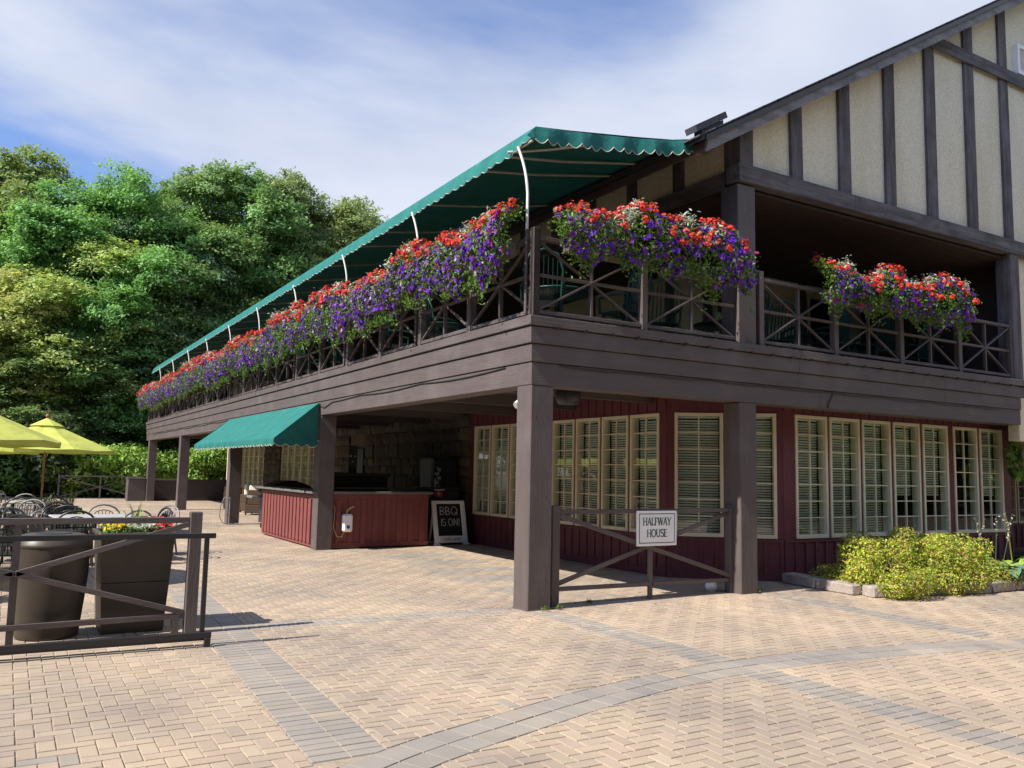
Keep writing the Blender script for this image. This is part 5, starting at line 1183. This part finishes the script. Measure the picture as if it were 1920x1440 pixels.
# px, distance, height, tint, label
FR=[(-110,46,290,MG,'tall green tree cut by the left picture edge',0,1.1),(20,41,500,YG,'shorter yellow green tree at the left edge above the umbrella',1,1.25),(0,46,285,OL,'tall olive green tree at the upper left skyline',2,1.0),
(150,43,440,YG,'pale yellow green tree in the middle front of the wood',3,1.2),(120,44,325,MG,'mid green tree on the skyline behind the pale yellow one',1,1.0),(225,44,318,MG,'bright green rounded tree on the skyline left of centre',0,.9),(275,46,400,BG,'blue green tree in front at the middle of the wood',2,1.05),
(335,47,295,MG,'fresh green tree at the centre of the wood',1,.85),(450,48,292,MG,'tall green tree at the peak of the skyline',3,.85),(400,46,430,DG,'dark green tree in front above the far balcony end',0,1.1),(520,50,318,OL,'olive green tree right of the skyline peak',2,.85),
(590,51,345,OL,'rounded olive tree above the middle of the green awning',1,.85),(500,49,470,BG,'lower green tree directly behind the awning',3,1.1),(665,54,385,OL,'right most skyline tree beside the awning slope',0,.9),(600,50,480,DG,'dark low tree behind the upper part of the awning',2,1.2),(735,58,455,OL,'small tree top peeping above the awning',3,.9),
(60,48,400,DG,'dark tree deep in the wood at left',0,1.4),(190,50,400,DG,'dark tree deep in the wood behind the pale one',1,1.4),(300,54,380,DG,'dark tree deep in the wood near the far barrier',2,1.4),(410,55,380,DG,'dark tree deep in the wood behind the balcony end',3,1.4),(540,58,400,DG,'dark tree behind the olive trees',0,1.4),(-40,46,380,DG,'dark tree behind the left edge',2,1.4),(215,44,560,MG,'low green tree with branches hanging over the far barrier',0,1.4),(90,41,600,DG,'low dark tree right behind the lime umbrellas',3,1.5)]
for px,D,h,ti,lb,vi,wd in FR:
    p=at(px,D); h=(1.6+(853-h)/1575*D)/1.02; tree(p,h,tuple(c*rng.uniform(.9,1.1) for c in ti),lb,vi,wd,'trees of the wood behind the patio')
for k,(x,y,h) in enumerate([(-27,30,12),(-27,24,11),(-26,17,12),(-21,10,11),(-21,3,12),(-22,-5,11),(-22,-13,12),(-15,-24,11),(-7,-26,12),(1,-27,11),(9,-27,12),(17,-27,11),(25,-26,12),(33,-25,12),(-16,36,12),(-25,27,13),(40,-20,12)]):
    tree((x,y),h,MG if k%2 else DG,'tree standing round the patio outside the picture',k,1.25,'trees round the patio outside the picture')
# understory and hedges
UM=[]
for i in range(3):
    r=np.random.RandomState(40+i); bl=[(r.uniform(-1.5,1.5),r.uniform(-.6,.6),r.uniform(.4,1.7),r.uniform(.5,.8),r.uniform(.4,.6),r.uniform(.4,.6)) for _ in range(20)]
    V_,F_,C_=leafmass('u',bl,9000,(.05,.10),[(1,1,1,3),(.7,.7,.7,2),(1.2,1.2,.9,1)],50+i,.3); UM.append(npmesh('foliage',V_,F_,LEAF,C_))
US=MB()
for k in range(7): US.tube([(k*.4-1.2,0,0),(k*.42-1.26,.1,1.3)],[.03,.012],4)
US=US.mesh('stem',BARK)
def bush(x,y,s,tint,label,k,group,rot=0):
    t=thing('leafy_shrub',(x,y,0),label,'shrub',rot,group); t.scale=(s,s,s); link('foliage',UM[k%3],t,kind='stuff',color=tint); link('stem',US,t)
for k,(x,y,s,ti) in enumerate([(-.9,35.6,1.25,(.34,.52,.12)),(1.4,35.3,1.2,(.36,.55,.13)),(3.6,35.6,1.2,(.26,.42,.10)),(-3.2,36.2,1.15,(.20,.34,.09))]):  # leaf tints raised to paint in sunlight that the tree shade blocks
    bush(x,y,s,ti,['leafy shrub tinted as if sunlit behind the far end column','leafy shrub tinted as if sunlit, framed by the two far columns','leafy shrub behind the far low wall','darker shrub left of the far barrier'][k],k,'shrubs behind the far end of the terrace')
n=0
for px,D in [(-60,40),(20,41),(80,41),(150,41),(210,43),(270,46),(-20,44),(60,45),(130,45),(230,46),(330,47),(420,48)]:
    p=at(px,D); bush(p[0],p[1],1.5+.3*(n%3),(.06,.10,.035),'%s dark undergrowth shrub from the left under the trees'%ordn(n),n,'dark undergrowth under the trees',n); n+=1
for k in range(15): bush(-26+5.2*k,-21+(k%3),4.8,(.05,.11,.03),'tall hedge shrub behind the camera, seen only as a reflection',k,'hedge shrubs round the patio outside the picture',k)
for k in range(9): bush(-17-(k%2),-12+5*k,2.6,(.04,.09,.03),'tall hedge shrub left of the patio, seen only as a reflection',k,'hedge shrubs round the patio outside the picture',k)
for k,(x,y,lb) in enumerate([(.2,-.06,'tiny weed at the foot of the corner column, road side'),(.42,-.03,'tiny weed between the corner column and the barrier post'),(1.0,.16,'small weed under the left half of the barrier'),(3.80,.02,'tiny weed at the foot of the second front column')]):
    V_,F_,C_=leafmass('w',[(0,0,.03,.05,.04,.04)],60,(.012,.022),[(.14,.22,.05,1)],70+k,.5,aspect=.35,hollow=.2); t=thing('weed',(x,y,0),lb,'weed',0,'weeds at the column feet'); link('leaves',npmesh('leaves',V_,F_,PLEAF,C_),t,kind='stuff')
# far barrier and planter
t=thing('far_barrier',(-1.6,33.8,0),'thin grey crossed barrier at the far end under the trees','fence')
beamfence(t,[('rail',(-1.6,0,1.0),(1.5,0,1.0),.05,.05,gx),('brace',(-1.6,-.02,.95),(1.5,-.02,.1),.03,.045,gx),('brace',(-1.6,.02,.1),(1.5,.02,.95),.03,.045,gx)]); tb(t,'post',MB().box(-.03,.03,-.04,.04,0,.97),gz); tb(t,'post',MB().box(1.51,1.58,-.04,.04,0,1.05),gz); tb(t,'post',MB().box(-1.68,-1.61,-.04,.04,0,1.05),gz)
t=thing('box_planter',(-.32,31.7,0),'dark brown box planter against the far end column','planter'); tb(t,'box',MB().box(-.42,.3,-.35,.35,0,.95,.02),wx); tb(t,'rim',MB().box(-.45,.33,-.38,.38,.951,.99,.01),wx)
t=thing('service_pole',(.0,0,0),'x','pole'); bpy.data.objects.remove(t)
print('objects',len(bpy.data.objects))
